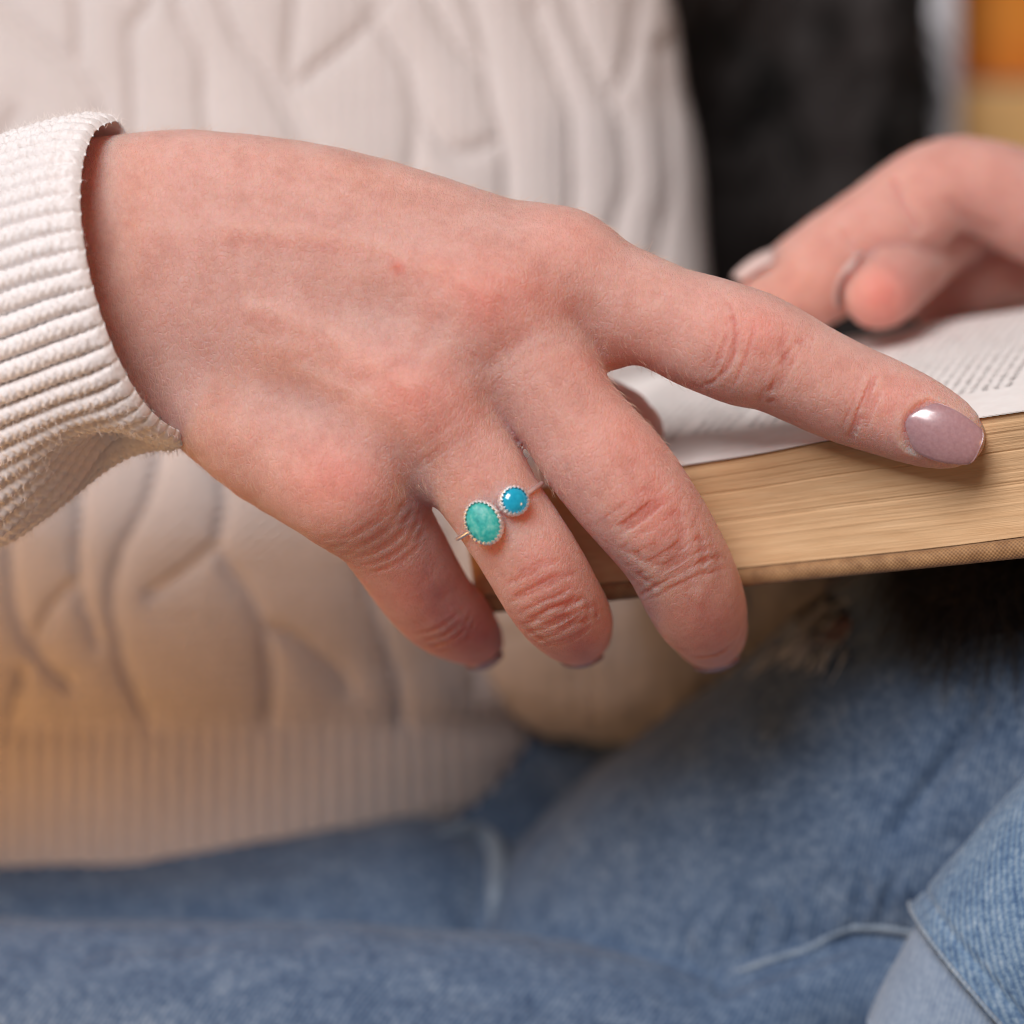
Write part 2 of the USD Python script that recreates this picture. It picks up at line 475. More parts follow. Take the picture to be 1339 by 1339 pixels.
def arc_of(k, px, py):
    """arc length on finger k of the axis point that is seen nearest to (px, py)"""
    P, _ = CH[k]
    L = np.r_[0, np.cumsum(np.linalg.norm(np.diff(P, axis=0), axis=1))]
    sx = P[:, 0] / (1 - P[:, 2] / DIST) + 669.5; sy = 669.5 - P[:, 1] / (1 - P[:, 2] / DIST)
    fine = np.linspace(0, L[-1], 800)
    X, Y = np.interp(fine, L, sx), np.interp(fine, L, sy)
    return fine[np.argmin((X - px) ** 2 + (Y - py) ** 2)]


disp = np.zeros(len(hv))
crease_mask = np.zeros(len(hv))
# (finger, joint as seen, [(offset along the finger, bow, half-span, depth, width)])
CREASES = [
    ('index', (985, 457), [(-40, 26, .55, 1.6, 3.0), (-27, 34, .85, 2.6, 3.2), (-12, 16, .5, 1.5, 2.8), (8, -14, .65, 1.8, 3.0), (22, -30, .8, 2.6, 3.2), (36, -24, .55, 1.4, 3.0), (0, 2, .35, 1.2, 2.6), (-52, 20, .5, 1.0, 3.0)]),
    ('index', (1122, 520), [(-10, 10, .6, 1.6, 3.0), (3, -6, .75, 2.4, 3.2), (14, -14, .5, 1.4, 3.0)]),
    ('middle', (856, 688), [(-62, -10, .55, 1.6, 3.2), (-44, -16, .7, 2.4, 3.4), (-27, -22, .8, 2.0, 3.2), (-12, -24, .75, 1.8, 3.0), (4, -26, .9, 2.2, 3.0), (18, -27, .9, 2.4, 3.0), (33, -29, .95, 3.0, 3.4), (50, -26, .8, 1.6, 3.0)]),
    ('middle', (916, 800), [(-16, -14, .7, 1.8, 3.2), (4, -16, .95, 2.8, 3.4), (22, -14, .8, 2.0, 3.0)]),
    ('ring', (712, 760), [(-44, -12, .6, 1.4, 3.2), (-28, -16, .75, 2.0, 3.2), (-12, -20, .6, 1.8, 3.0), (2, -22, .75, 3.4, 3.6), (16, -22, .9, 2.4, 3.2), (30, -24, .9, 3.2, 3.6), (46, -20, .8, 1.6, 3.0)]),
    ('ring', (748, 815), [(0, -12, .9, 2.0, 3.2), (18, -12, .8, 1.6, 3.0)]),
    ('little', (566, 790), [(-24, -12, .7, 1.4, 3.0), (-8, -16, .8, 1.8, 3.0), (8, -18, .9, 2.8, 3.4), (24, -18, .9, 2.0, 3.2)]),
    ('little', (606, 824), [(0, -10, .9, 2.0, 3.0)]),
    ('little', (470, 655), [(-34, -10, .9, 1.2, 3.4), (-20, -14, 1., 1.6, 3.6), (-6, -16, 1.1, 1.8, 3.4), (10, -18, 1.1, 1.6, 3.4), (26, -14, 1.1, 1.4, 3.2), (44, -12, 1., 1.2, 3.2), (60, -8, .9, 1.0, 3.2)]),
    ('ring', (580, 555), [(-10, -8, .7, 0.8, 3.2), (8, -10, .8, 0.9, 3.2), (26, -8, .7, 0.8, 3.2)]),
    ('middle', (690, 470), [(-18, -14, .7, 0.8, 3.2), (0, -16, .8, 0.9, 3.2), (20, -12, .7, 0.8, 3.2)]),
]
wob = noise(hv, 26, 3, 2); wob2 = noise(hv, 9, 5, 2)
for k, at, lines in CREASES:
    d, s, phi = near[k]
    s0 = arc_of(k, *at)
    on = np.clip(1 - np.maximum(d - 6, 0) / 14, 0, 1)
    for off, bow, span, dep, wid in lines:
        cen = s0 + off - bow * (phi / 1.0) ** 2 + 8 * wob + 0.9 * wob2
        wid = wid * 1.15
        g = np.exp(-((s - cen) / wid) ** 2) * np.clip((span + 0.25 - np.abs(phi + 0.25 * wob)) / 0.45, 0, 1) * on
        rim = np.exp(-((s - cen) / (wid * 2.6)) ** 2) * np.clip((span + 0.25 - np.abs(phi)) / 0.45, 0, 1) * on
        disp -= dep * 0.95 * g * (0.95 + 0.6 * noise(hv, 22, 8 + int(abs(off)), 1))
        disp += dep * 0.15 * (rim - g)
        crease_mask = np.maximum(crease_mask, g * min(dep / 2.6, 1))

# nail bed of the index finger: the fold of skin round the plate
NAIL_C = arc_of('index', 1204, 552)
PHI0, NHALF, NLEN = -0.16, 0.67, 102.0
REFN = REF / np.linalg.norm(REF)


def nail_frame(ch, s0):
    P, R = ch
    L = np.r_[0, np.cumsum(np.linalg.norm(np.diff(P, axis=0), axis=1))]
    pp = PchipInterpolator(L, P)
    t0 = pp(min(s0 + 30, L[-1])) - pp(max(s0 - 20, 0)); t0 /= np.linalg.norm(t0)
    return pp(s0), t0, float(np.interp(s0, L, R))


nb, nt0, nr0 = nail_frame(CH['index'], NAIL_C - 16)
nu0 = REFN - nt0 * (REFN @ nt0); nu0 /= np.linalg.norm(nu0); nw0 = np.cross(nt0, nu0)
e = hv - nb
al_ = e @ nt0 / NLEN; ac_ = (np.arctan2(e @ nw0, e @ nu0) - PHI0) / NHALF
root = 0.17 * np.clip(ac_, -1.2, 1.2) ** 2
edge = np.maximum(np.abs(ac_) - 1, (root - al_) * 2.2)
on = (near['index'][0] < 8) & (np.abs(ac_) < 2.2) & (al_ > -0.6)
w_ = np.clip(0.5 - edge / 0.16, 0, 1); w_ = w_ * w_ * (3 - 2 * w_)
disp += on * (-3.2 * w_ + 2.2 * np.exp(-((edge - 0.16) / 0.16) ** 2) * np.clip(1.25 - al_, 0, 1))

# low relief: tendons, veins, pores
P2 = np.stack([hv[:, 0] / (1 - hv[:, 2] / DIST) + 669.5, 669.5 - hv[:, 1] / (1 - hv[:, 2] / DIST)], 1)
front = np.clip(hn[:, 2] * 2, 0, 1)
disp += front * 5.0 * noise(hv, 150, 11, 2) + 1.6 * noise(hv, 45, 12, 2) + 0.8 * noise(hv, 14, 13, 2)


def ridge(pts, width, amount):
    pts = np.array(pts, float); best = np.full(len(hv), 1e9)
    for a, b in zip(pts[:-1], pts[1:]):
        t = np.clip(((P2 - a) @ (b - a)) / ((b - a) @ (b - a)), 0, 1)
        best = np.minimum(best, np.linalg.norm(P2 - a - t[:, None] * (b - a), axis=1))
    return amount * np.exp(-(best / width) ** 2) * front


disp += ridge([(300, 300), (450, 310), (560, 345), (640, 380)], 16, 4.5)          # tendon of the middle finger
disp += ridge([(330, 400), (440, 440), (540, 505)], 16, 3.5)
disp += ridge([(500, 350), (560, 352), (620, 345), (700, 372)], 9, 1.6)           # vein
disp += ridge([(420, 205), (470, 225), (540, 232), (600, 250)], 14, 2.2)
disp += ridge([(400, 470), (470, 500), (540, 470), (570, 420)], 13, -2.4)         # hollows between the knuckles
disp += ridge([(600, 480), (650, 470), (690, 440)], 18, -3.0)
disp += ridge([(915, 783), (913, 777)], 8, 2.4)                                    # small bump on the middle finger
hv2 = hv + hn * disp[:, None]

# skin colour with some painted light and shade: redder knuckles and finger ends, a bluish vein, a red spot
tint = np.ones((len(hv), 3))


def blotch(px, py, rx, ry, rot, col, amount=1.0):
    c, sn = math.cos(math.radians(rot)), math.sin(math.radians(rot))
    dx, dy = P2[:, 0] - px, P2[:, 1] - py
    g = np.exp(-(((dx * c + dy * sn) / rx) ** 2 + ((-dx * sn + dy * c) / ry) ** 2)) * amount * (0.75 + 0.9 * noise(hv, 40, 21, 3)) 
    global tint
    tint *= 1 - g[:, None] * (1 - np.array(col))


RED, DEEP, BLUE, PALE = (1.06, 0.80, 0.78), (1.0, 0.72, 0.66), (0.90, 1.0, 1.06), (1.08, 1.10, 1.10)
for b in [(640, 395, 60, 45, 30, RED, .9), (555, 520, 70, 50, 20, RED, .9), (700, 380, 70, 26, 35, DEEP, .7), (440, 625, 60, 50, 0, RED, .9), (740, 310, 60, 36, 25, DEEP, .5),
          (985, 430, 60, 45, 25, RED, .7), (860, 670, 60, 50, 60, RED, .9), (712, 765, 50, 45, 60, RED, 1.0), (560, 790, 50, 50, 60, RED, .9), (920, 820, 60, 50, 0, RED, .9),
          (770, 840, 60, 50, 0, RED, 1.), (620, 840, 60, 60, 0, RED, 1.), (1180, 540, 70, 50, 25, RED, .6), (521, 350, 9, 9, 0, (1.0, .60, .55), .9), (575, 345, 26, 9, 15, (1, .76, .7), .6),
          (560, 400, 16, 26, 0, (1, .82, .8), .5), (800, 470, 60, 26, 0, DEEP, .8), (820, 560, 60, 60, 0, DEEP, .6), (420, 400, 130, 70, 20, PALE, .55), (500, 440, 60, 30, 20, BLUE, .4),  # the pale back of the hand is its lit middle, painted in
          (300, 300, 150, 60, 10, PALE, .35), (480, 235, 110, 26, 15, (0.98, 0.95, 0.88), .6), (770, 580, 40, 60, 50, PALE, .35), (850, 400, 50, 25, 25, PALE, .3),  # shaded upper edge of the hand painted brown, lit patches painted pale
          (170, 300, 36, 150, 5, (0.98, .84, .72), .5), (520, 740, 50, 60, 60, RED, .5), (640, 640, 50, 60, 60, RED, .3)]:  # brown strip at the wrist is the cuff shadow, painted in
    blotch(*b)
tint *= 1 - 0.27 * crease_mask[:, None] * np.array([0.35, 0.8, 0.85])  # shade in the creases painted into the skin colour

# ------------------------------------------------------------------ the left hand and the rest of the body (soft or hidden under the clothes)
LEFT = [chain([(1720, 330, -760, 120), (1480, 290, -680, 95), (1339, 268, -670, 70), (1290, 244, -655, 64), (1240, 236, -645, 62), (1180, 284, -640, 67), (1120, 325, -636, 68), (1060, 368, -632, 64), (1020, 388, -628, 52), (996, 396, -626, 38)], 40),
        chain([(1330, 270, -900, 70), (1260, 285, -830, 58), (1208, 325, -720, 52), (1172, 362, -610, 50), (1154, 380, -540, 49), (1148, 386, -508, 45)], 24)]
LEFT2 = [chain([(1700, 380, -860, 120), (1480, 365, -860, 90), (1380, 350, -860, 66), (1300, 358, -870, 58), (1235, 388, -880, 48)], 24)]
COARSE = [(chain([(x, y, d, r) for x, y, d, r in c], 10)) for c in [
    [(-150, 400, -140, 120), (-700, 650, -500, 150), (-1150, 800, -1000, 180)],
    [(-1150, 800, -1000, 180), (-900, -700, -1850, 200), (-300, -1300, -2100, 230)],
    [(1700, 350, -780, 140), (2000, 420, -900, 160), (2300, 600, -1150, 190)],
    [(2300, 600, -1150, 190), (1600, -700, -1900, 210), (800, -1300, -2100, 230)]]]
TORSO_AXIS = [chain([(150, -1300, -2150, 380), (100, -300, -1950, 370), (150, 700, -1900, 330), (300, 1150, -1800, 280)], 10),
              chain([(300, 1150, -1800, 280), (900, 1290, -1050, 200), (1150, 1100, -800, 190), (1339, 960, -720, 190)], 12),
              chain([(1060, 1155, -795, 255), (1149, 1084, -750, 257), (1230, 1028, -712, 255)], 6)]


def left_sdf(x):
    a = tube_dist(x, LEFT[0])
    d = a
    for c in LEFT2:
        d = smin(d, tube_dist(x, c), 18)
    b = tube_dist(x, LEFT[1])
    return smin(d, b, 9)


lv, lf = surface(left_sdf, [240, -60, -1060], [1560, 600, -380], 7.0)
lv, lf = subdivide(lv, lf)
lv = project(left_sdf, lv, 1).astype(float)
ln = normals(lv, lf)
LP = np.stack([lv[:, 0] / (1 - lv[:, 2] / DIST) + 669.5, 669.5 - lv[:, 1] / (1 - lv[:, 2] / DIST)], 1)


def lline(pts, width, amount):
    pts = np.array(pts, float); best = np.full(len(lv), 1e9)
    for a, b in zip(pts[:-1], pts[1:]):
        t = np.clip(((LP - a) @ (b - a)) / ((b - a) @ (b - a)), 0, 1)
        best = np.minimum(best, np.linalg.norm(LP - a - t[:, None] * (b - a), axis=1))
    return amount * np.exp(-(best / width) ** 2) * (ln[:, 2] > 0)


ld = lline([(1170, 240), (1182, 268), (1200, 296)], 7, -7) + lline([(1240, 262), (1262, 285), (1300, 300)], 7, -4) + lline([(1104, 305), (1116, 322), (1140, 330)], 6, -4) + 6 * noise(lv, 60, 31, 2)
lv = lv + ln * ld[:, None]


def body_sdf(x):
    d = None
    for c in COARSE + TORSO_AXIS:
        t = tube_dist(x, c, 400)
        d = t if d is None else smin(d, t, 60)
    return d


bv, bf = surface(body_sdf, [-2700, -1900, -3000], [3100, 3900, 300], 42.0, 4)


def to_manifold(v, f):
    return manifold3d.Manifold(manifold3d.Mesh(np.asarray(v, np.float32), np.asarray(f, np.uint32)))


parts_ = [to_manifold(hv2, hf), to_manifold(lv, lf), to_manifold(bv, bf)]
print('manifold status', [str(p.status()) for p in parts_], [p.num_tri() for p in parts_])
body = manifold3d.Manifold.batch_boolean(parts_, manifold3d.OpType.Add)
print('body pieces', len(body.decompose()), body.num_tri())
bm = body.to_mesh()
body_v, body_f = np.asarray(bm.vert_properties)[:, :3].astype(float), np.asarray(bm.tri_verts)
dd, ii = cKDTree(hv2).query(body_v, distance_upper_bound=6)
bt = np.ones((len(body_v), 3)) * np.array([1.0, 0.93, 0.91])
ok = np.isfinite(dd); bt[ok] = tint[ii[ok]]
LPb = np.stack([body_v[:, 0] / (1 - body_v[:, 2] / DIST) + 669.5, 669.5 - body_v[:, 1] / (1 - body_v[:, 2] / DIST)], 1)
left_on = ~ok & (body_v[:, 0] > 300) & (body_v[:, 1] > 100)
g = np.exp(-(np.linalg.norm(LPb - [1150, 385], axis=1) / 48) ** 2) * left_on * (body_v[:, 2] > -600)
bt *= 1 - 0.75 * g[:, None] * (1 - np.array([1.05, .70, .68]))
g = np.exp(-(np.linalg.norm(LPb - [1060, 375], axis=1) / 60) ** 2) * left_on
bt *= 1 - 0.5 * g[:, None] * (1 - np.array([1.10, 1.10, 1.02]))

person = thing('person', 'person in cream cable knit sweater and blue jeans holding an open book on the lap', 'person', Q(300, 1300, -1200))
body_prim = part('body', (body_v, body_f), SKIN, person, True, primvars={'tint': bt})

HAIR = plain('fine_skin_hair', (0.62, 0.44, 0.33), 0.5)
rh = np.random.default_rng(17)
cand = np.flatnonzero((hn[:, 2] > -0.25) & (P2[:, 0] > 150) & (P2[:, 0] < 900) & (P2[:, 1] < 640) & (hv[:, 2] > -140))
pk_ = rh.choice(cand, 2600, replace=False)
hd = np.array([0.30, -0.85, 0.0]) + rh.normal(0, 0.25, (len(pk_), 3)); hd -= hn[pk_] * (hd * hn[pk_]).sum(1, keepdims=True); hd += hn[pk_] * 0.35
hd /= np.linalg.norm(hd, axis=1, keepdims=True); hl = rh.uniform(8, 20, len(pk_))[:, None]
curves('fine_hair', np.stack([hv2[pk_] - hn[pk_], hv2[pk_] + hd * hl * 0.5, hv2[pk_] + hd * hl - hn[pk_] * hl * 0.12], 1), 0.30, HAIR, body_prim, kind='stuff')

# ------------------------------------------------------------------ fingernails
NAIL = mat('mauve_nail_polish', {
    'geo': ('geometry', {}), 'n': ('noise_texture', {'scale': 1500.0, 'detail': 4.0, 'roughness': 0.7}),
    'r': ('rgb_ramp', {'ramp': [(0.3, (0.31, 0.165, 0.18)), (0.7, (0.41, 0.235, 0.25))]}),
    'b': ('bump', {'strength': 0.06, 'distance': 0.0003}),
    'p': ('principled_bsdf', {'roughness': 0.30, 'specular_ior_level': 0.5, 'coat_weight': 1.0, 'coat_roughness': 0.13, 'subsurface_weight': 0.2, 'subsurface_scale': 0.001})},
    [('geo.position', 'n.vector'), ('n.fac', 'r.fac'), ('r.color', 'p.base_color'), ('n.fac', 'b.height'), ('b.normal', 'p.coat_normal')])
NAIL_PALE = plain('pale_nail', (0.62, 0.46, 0.42), 0.3, coat_weight=0.5, coat_roughness=0.1)


def nail_plate(chain_, s0, length, half, phi0, ref, rise=2.0, thick=3.2, drop=10.0, arch=5.0):
    """a curved plate on a finger: root rounded, free edge squarish"""
    base, t0, r0 = nail_frame(chain_, s0)
    nu_, nv = 48, 37
    A, B = np.meshgrid(np.linspace(0, 1, nu_), np.linspace(-1, 1, nv), indexing='ij')
    A2 = A + 0.20 * B ** 2 * (1 - A) ** 1.5 - 0.07 * np.abs(B) ** 3.5 * A ** 4
    wid = np.where(A < 0.16, np.sqrt(np.clip(1 - ((0.16 - A) / 0.19) ** 2, 0.05, 1)), 1.0) * (1 - 0.16 * A ** 3)
    s = A2 * length
    u = ref - t0 * (ref @ t0); u /= np.linalg.norm(u); w = np.cross(t0, u)
    phi = phi0 + half * B * wid
    rr = r0 + rise - drop * A ** 1.3 + arch * np.sin(np.pi * A)
    nrm = np.cos(phi)[..., None] * u + np.sin(phi)[..., None] * w
    top = base + t0 * s[..., None] + rr[..., None] * nrm
    edge = np.clip(np.minimum(np.minimum(A, 1 - A) * 12, (1 - np.abs(B)) * 8), 0, 1)
    top = top + nrm * (np.sqrt(edge)[..., None] - 1) * thick * 0.6
    bot = top - nrm * thick * 0.9
    v = np.vstack([top.reshape(-1, 3), bot.reshape(-1, 3)])
    f1 = grid_faces(nu_, nv); n = nu_ * nv
    ring = np.r_[np.arange(nv), np.arange(1, nu_) * nv + nv - 1, (nu_ - 1) * nv + np.arange(nv - 2, -1, -1), np.arange(nu_ - 2, 0, -1) * nv]
    rn = np.roll(ring, -1)
    f = np.vstack([f1, f1[:, ::-1] + n, np.stack([ring, ring + n, rn], 1), np.stack([rn, ring + n, rn + n], 1)])
    tm = trimesh.Trimesh(v, f, process=False)
    return (v, f if tm.volume > 0 else f[:, ::-1])


part('fingernail', nail_plate(CH['index'], NAIL_C - 16, NLEN, NHALF, PHI0, REFN, rise=-2.0, drop=9.0, arch=5.5), NAIL, body_prim, True, label='glossy mauve painted nail of the pointing index finger')
for k, ln_, hf_ in (('middle', 46, .7), ('ring', 42, .7), ('little', 46, .75)):
    P, R = CH[k]
    Ltot = np.linalg.norm(np.diff(P, axis=0), axis=1).sum()
    part('fingernail', nail_plate(CH[k], Ltot - 40, ln_ + 10, hf_, 0.0, REFN, rise=1.0), NAIL, body_prim, True)
part('fingernail', nail_plate(LEFT[1], np.linalg.norm(np.diff(LEFT[1][0], axis=0), axis=1).sum() - 70, 92, .75, 0.0, np.array([-1.0, 0.28, 0.1]), rise=6, drop=3), NAIL_PALE, body_prim, True, label='pale nail of the thumb')
part('fingernail', nail_plate(LEFT[0], np.linalg.norm(np.diff(LEFT[0][0], axis=0), axis=1).sum() - 55, 78, .7, 0.0, np.array([-0.55, 0.8, 0.1]), rise=2), NAIL_PALE, body_prim, True)

# ------------------------------------------------------------------ sleeve and ribbed cuff
CUFF_TOP = [(0, 152, 150), (60, 92, 160), (90, 62, 168), (180, -25, 196), (330, -160, 250), (700, -480, 380), (1200, -900, 560), (1700, -1250, 700)]
CUFF_BOT = [(0, 252, 577), (100, 160, 618), (190, 78, 652), (330, -50, 715), (700, -350, 900), (1200, -720, 1240), (1700, -1000, 1480)]
CUFF_Z = [(0, -20), (330, -130), (700, -320), (1200, -650), (1700, -1000)]


def cuff_frame(s):
    a, b, z = np.array(CUFF_TOP, float), np.array(CUFF_BOT, float), np.array(CUFF_Z, float)
    zz = PchipInterpolator(z[:, 0], z[:, 1])(s)
    T = np.stack([PchipInterpolator(a[:, 0], a[:, 1])(s), PchipInterpolator(a[:, 0], a[:, 2])(s)], -1)
    B = np.stack([PchipInterpolator(b[:, 0], b[:, 1])(s), PchipInterpolator(b[:, 0], b[:, 2])(s)], -1)
    top = np.stack([Q(x, y, d) for (x, y), d in zip(T, zz)]); bot = np.stack([Q(x, y, d) for (x, y), d in zip(B, zz)])
    c = (top + bot) / 2; e1 = (top - bot) / 2; h = np.linalg.norm(e1, axis=1, keepdims=True)
    axis = np.array([0.90, 0.25, 0.33]); axis /= np.linalg.norm(axis)
    e2 = np.cross(axis, e1 / h); e2 /= np.linalg.norm(e2, axis=1, keepdims=True)
    if e2[0, 2] < 0: e2 = -e2
    return c, e1, e2 * np.minimum(h, 280)


def cuff_surface(s, th, height):
    """s: (n,), th: (m,), height: (n, m) along the outward normal"""
    c, e1, e2 = cuff_frame(s)
    sn = np.where(np.sin(th) > 0, 0.86, 0.22) * np.sin(th)
    P = c[:, None] + np.cos(th)[None, :, None] * e1[:, None] + sn[None, :, None] * e2[:, None]
    nrm = np.cos(th)[None, :, None] * (e1 / np.linalg.norm(e1, axis=1, keepdims=True))[:, None] + np.sin(th)[None, :, None] * (e2 / np.linalg.norm(e2, axis=1, keepdims=True))[:, None]
    return P + nrm * height[..., None], nrm


NR = 54
m_th = NR * 14
th = np.linspace(0, 2 * np.pi, m_th, endpoint=False)
s_vis = np.r_[np.arange(0, 300, 1.9), np.linspace(302, 700, 60), np.linspace(710, 1700, 40)]
Sg, Tg = np.meshgrid(s_vis, th, indexing='ij')
ph = Tg / (2 * np.pi) * NR + 0.25 * noise(np.stack([Sg / 90, Tg * 4, 0 * Tg], -1), 1.0, 41, 2)
rib = ph - np.floor(ph) - 0.5                             # -0.5..0.5 across one rib
ribid = np.floor(ph)
ridge_h = np.clip(1 - (np.abs(rib) / 0.46) ** 2.4, 0, 1) ** 0.8
st = (Sg + 3 * noise(np.stack([ribid * 7.3, Sg / 40, 0 * Sg], -1), 1.0, 42, 1)) / 10.5
vee = 0.5 + 0.5 * np.cos(2 * np.pi * (st - 1.1 * np.abs(rib)))
hole = np.exp(-((np.abs(rib) - 0.5) / 0.10) ** 2) * (0.5 + 0.5 * np.cos(2 * np.pi * st))
fade = np.clip((900 - Sg) / 300, 0, 1)
ridge_h = ridge_h * np.clip(0.12 + Sg / 36, 0, 1)
Hc = (8.0 * ridge_h + 2.3 * vee * np.clip(ridge_h, 0, 1) - 4.0 * hole) * fade
Hc += 9 * noise(np.stack([Sg / 130, np.cos(Tg) * 2, np.sin(Tg) * 2], -1), 1.0, 43, 2) + 1.6 * noise(np.stack([Sg / 7, Tg * 40, 0 * Sg], -1), 1.0, 44, 2)
Hc -= 62 * np.exp(-((Tg - 2.95) / 0.42) ** 2) * np.exp(-((Sg - 95) / 58) ** 2) - 26 * np.exp(-((Tg - 2.9) / 0.4) ** 2) * np.exp(-((Sg - 260) / 60) ** 2)
lip = np.clip(1 - Sg / 9.0, 0, 1)
Hc -= 9 * lip ** 2
outer, onrm = cuff_surface(s_vis, th, Hc)
inner, _ = cuff_surface(s_vis[::6], th, np.full((len(s_vis[::6]), m_th), -9.0) - 62 * np.exp(-((Tg[::6] - 2.95) / 0.42) ** 2) * np.exp(-((Sg[::6] - 95) / 58) ** 2))
no, ni = outer.shape[0] * m_th, inner.shape[0] * m_th
vv = np.vstack([outer.reshape(-1, 3), inner.reshape(-1, 3)])
fo = grid_faces(outer.shape[0], m_th, False, True)
fi = grid_faces(inner.shape[0], m_th, False, True)[:, ::-1] + no
j = np.arange(m_th); jn = (j + 1) % m_th
rim = np.vstack([np.stack([j, jn, no + j], 1), np.stack([jn, no + jn, no + j], 1)])
o2, i2 = (outer.shape[0] - 1) * m_th, no + (inner.shape[0] - 1) * m_th
endr = np.vstack([np.stack([o2 + j, i2 + j, o2 + jn], 1), np.stack([o2 + jn, i2 + j, i2 + jn], 1)])
ff = np.vstack([fo, fi, rim, endr])
if trimesh.Trimesh(vv, ff, process=False).volume < 0:
    ff = ff[:, ::-1]

# ------------------------------------------------------------------ sweater body: a cable knit front with a ribbed hem
def torso_rows(t):
    """seen outline of the sweater: rows from the chest (t=0) to the hem (t=1)"""
    y = np.array([-750, -300, 0, 90, 200, 300, 400, 520, 650, 780, 880, 960, 1020, 1075, 1120])
    xr = np.array([700, 810, 872, 888, 902, 906, 912, 905, 850, 745, 725, 752, 752, 735, 690])
    yy = -750 + 1870 * t
    return yy, PchipInterpolator(y, xr)(yy)


nt, na = 460, 700
tt = np.linspace(0, 1, nt); aa = np.r_[np.linspace(-0.30 * np.pi, 0.0, 60)[:-1], np.linspace(0, 0.72 * np.pi, na - 99), np.linspace(0.72 * np.pi, np.pi, 41)[1:]]    # angle: 0 at the right edge, pi/2 front, pi left
yy, xr = torso_rows(tt)
zc = np.interp(yy, [-750, 0, 500, 900, 1120], [-1900, -1560, -1420, -1300, -1260])        # depth of the axis
xl = np.interp(yy, [-750, 0, 600, 1120], [-700, -900, -1000, -1000])
bow = np.interp(yy, [-750, 0, 400, 700, 960, 1120], [470, 500, 540, 520, 440, 380])          # how far the front stands before the axis
TT, AA = np.meshgrid(tt, aa, indexing='ij')
cx = (xr + xl) / 2; hx = (xr - xl) / 2
px_ = cx[:, None] + hx[:, None] * np.cos(AA)
# the hem dips on the left and lifts to the right
py_ = yy[:, None] + np.clip((TT - 0.80) / 0.2, 0, 1) * (np.interp(px_, [-1000, 150, 450, 640, 720], [30, 26, -14, -56, -120]))
pz_ = zc[:, None] + bow[:, None] * np.sign(np.sin(AA)) * np.abs(np.sin(AA)) ** 0.75
base = np.stack([(px_ - 669.5) * (DIST - pz_) / DIST, -(py_ - 669.5) * (DIST - pz_) / DIST, pz_], -1)
# relief: braided cables whose strands swap sides, written as dark furrows along crossing waves
def furrow(x, y, x0, amp, lam, phase, skew=0.0):
    c = x0 + skew * (y - 400) + amp * np.sin(2 * np.pi * y / lam + phase)
    return x - c
rel = np.zeros_like(px_)
pat = 1 - np.clip((py_ - 930) / 40, 0, 1)
CABLE = [[(105, -60), (105, 84), (130, 126), (150, 260), (120, 420), (110, 560), (102, 760), (124, 840)], [(-20, -20), (40, 45), (100, 88)], [(205, -40), (190, 14), (168, 42), (179, 126), (172, 300), (215, 460), (210, 600), (183, 671), (156, 730), (145, 794), (156, 853), (183, 918), (196, 985)],
         [(225, -20), (232, 14), (270, 91), (270, 154), (300, 330), (275, 520), (296, 660), (285, 708), (322, 778), (344, 821), (349, 886), (355, 965)], [(344, 815), (387, 837), (419, 864), (452, 900)], [(285, 708), (236, 751), (200, 775)],
         [(290, -20), (320, 60), (350, 100), (400, 240), (380, 420), (430, 560), (478, 767), (495, 832), (516, 886), (527, 950)], [(390, -60), (386, 0), (376, 100), (380, 126), (400, 175), (440, 300)], [(500, 0), (470, 40), (440, 70), (376, 120)],
         [(480, -20), (491, 21), (540, 105), (542, 182), (530, 330), (570, 480), (560, 640), (590, 760), (620, 900)], [(600, -60), (625, 21), (639, 105), (653, 175), (662, 240), (650, 400), (690, 560), (660, 700), (665, 860)],
         [(560, -20), (600, 55), (636, 90)], [(745, -40), (758, 42), (790, 110), (814, 161), (816, 231), (805, 290), (770, 420), (790, 560)], [(700, 10), (725, 90), (748, 150), (752, 250), (720, 350)], [(845, -40), (835, 14), (821, 91), (800, 130)],
         [(860, 60), (872, 150), (868, 260), (850, 360)], [(10, 690), (14, 740), (21, 800), (43, 848), (91, 895)], [(30, 880), (10, 960), (-5, 993)], [(20, 150), (-10, 300), (30, 480), (10, 690)],
         [(102, 760), (60, 800), (43, 848)], [(540, 110), (600, 200), (655, 180)], [(440, 300), (530, 330)]]
for k in range(9):                                   # the braids go on past the left edge of the picture
    CABLE.append([(-60 - 95 * k + 30 * math.sin(q_ * 1.9 + k * 2.2), -700 + q_ * 110) for q_ in range(16)])
for k in range(10):                                  # and above it
    CABLE.append([(20 + 88 * k + 30 * math.sin(q_ * 1.7 + k * 2.6), -740 + q_ * 90) for q_ in range(8)])
dmin = np.full(px_.shape, 400.0); along = np.zeros_like(px_)
wx = px_ + 10 * noise(np.stack([px_ / 60, py_ / 60, 0 * px_], -1), 1.0, 54, 2)
act = aa < np.pi * 1.02
for line in CABLE:
    line = np.array(line, float); L_ = np.r_[0, np.cumsum(np.linalg.norm(np.diff(line, axis=0), axis=1))]
    line = PchipInterpolator(L_, line)(np.linspace(0, L_[-1], max(6, int(L_[-1] / 26))))
    for a_, b_ in zip(line[:-1], line[1:]):
        sel = (np.abs(px_ - a_[0]) < 130) & (np.abs(py_ - a_[1]) < 130)
        if not sel.any(): continue
        X_, Y_ = wx[sel] - a_[0], py_[sel] - a_[1]; dx_, dy_ = b_ - a_
        t_ = np.clip((X_ * dx_ + Y_ * dy_) / (dx_ * dx_ + dy_ * dy_), 0, 1)
        dmin[sel] = np.minimum(dmin[sel], np.hypot(X_ - t_ * dx_, Y_ - t_ * dy_))
puff = 1 - np.exp(-dmin / 24)
rel = 13 * puff - 11 * np.exp(-(dmin / 8.0) ** 2) * (0.75 + 0.25 * np.cos(2 * np.pi * py_ / 15))
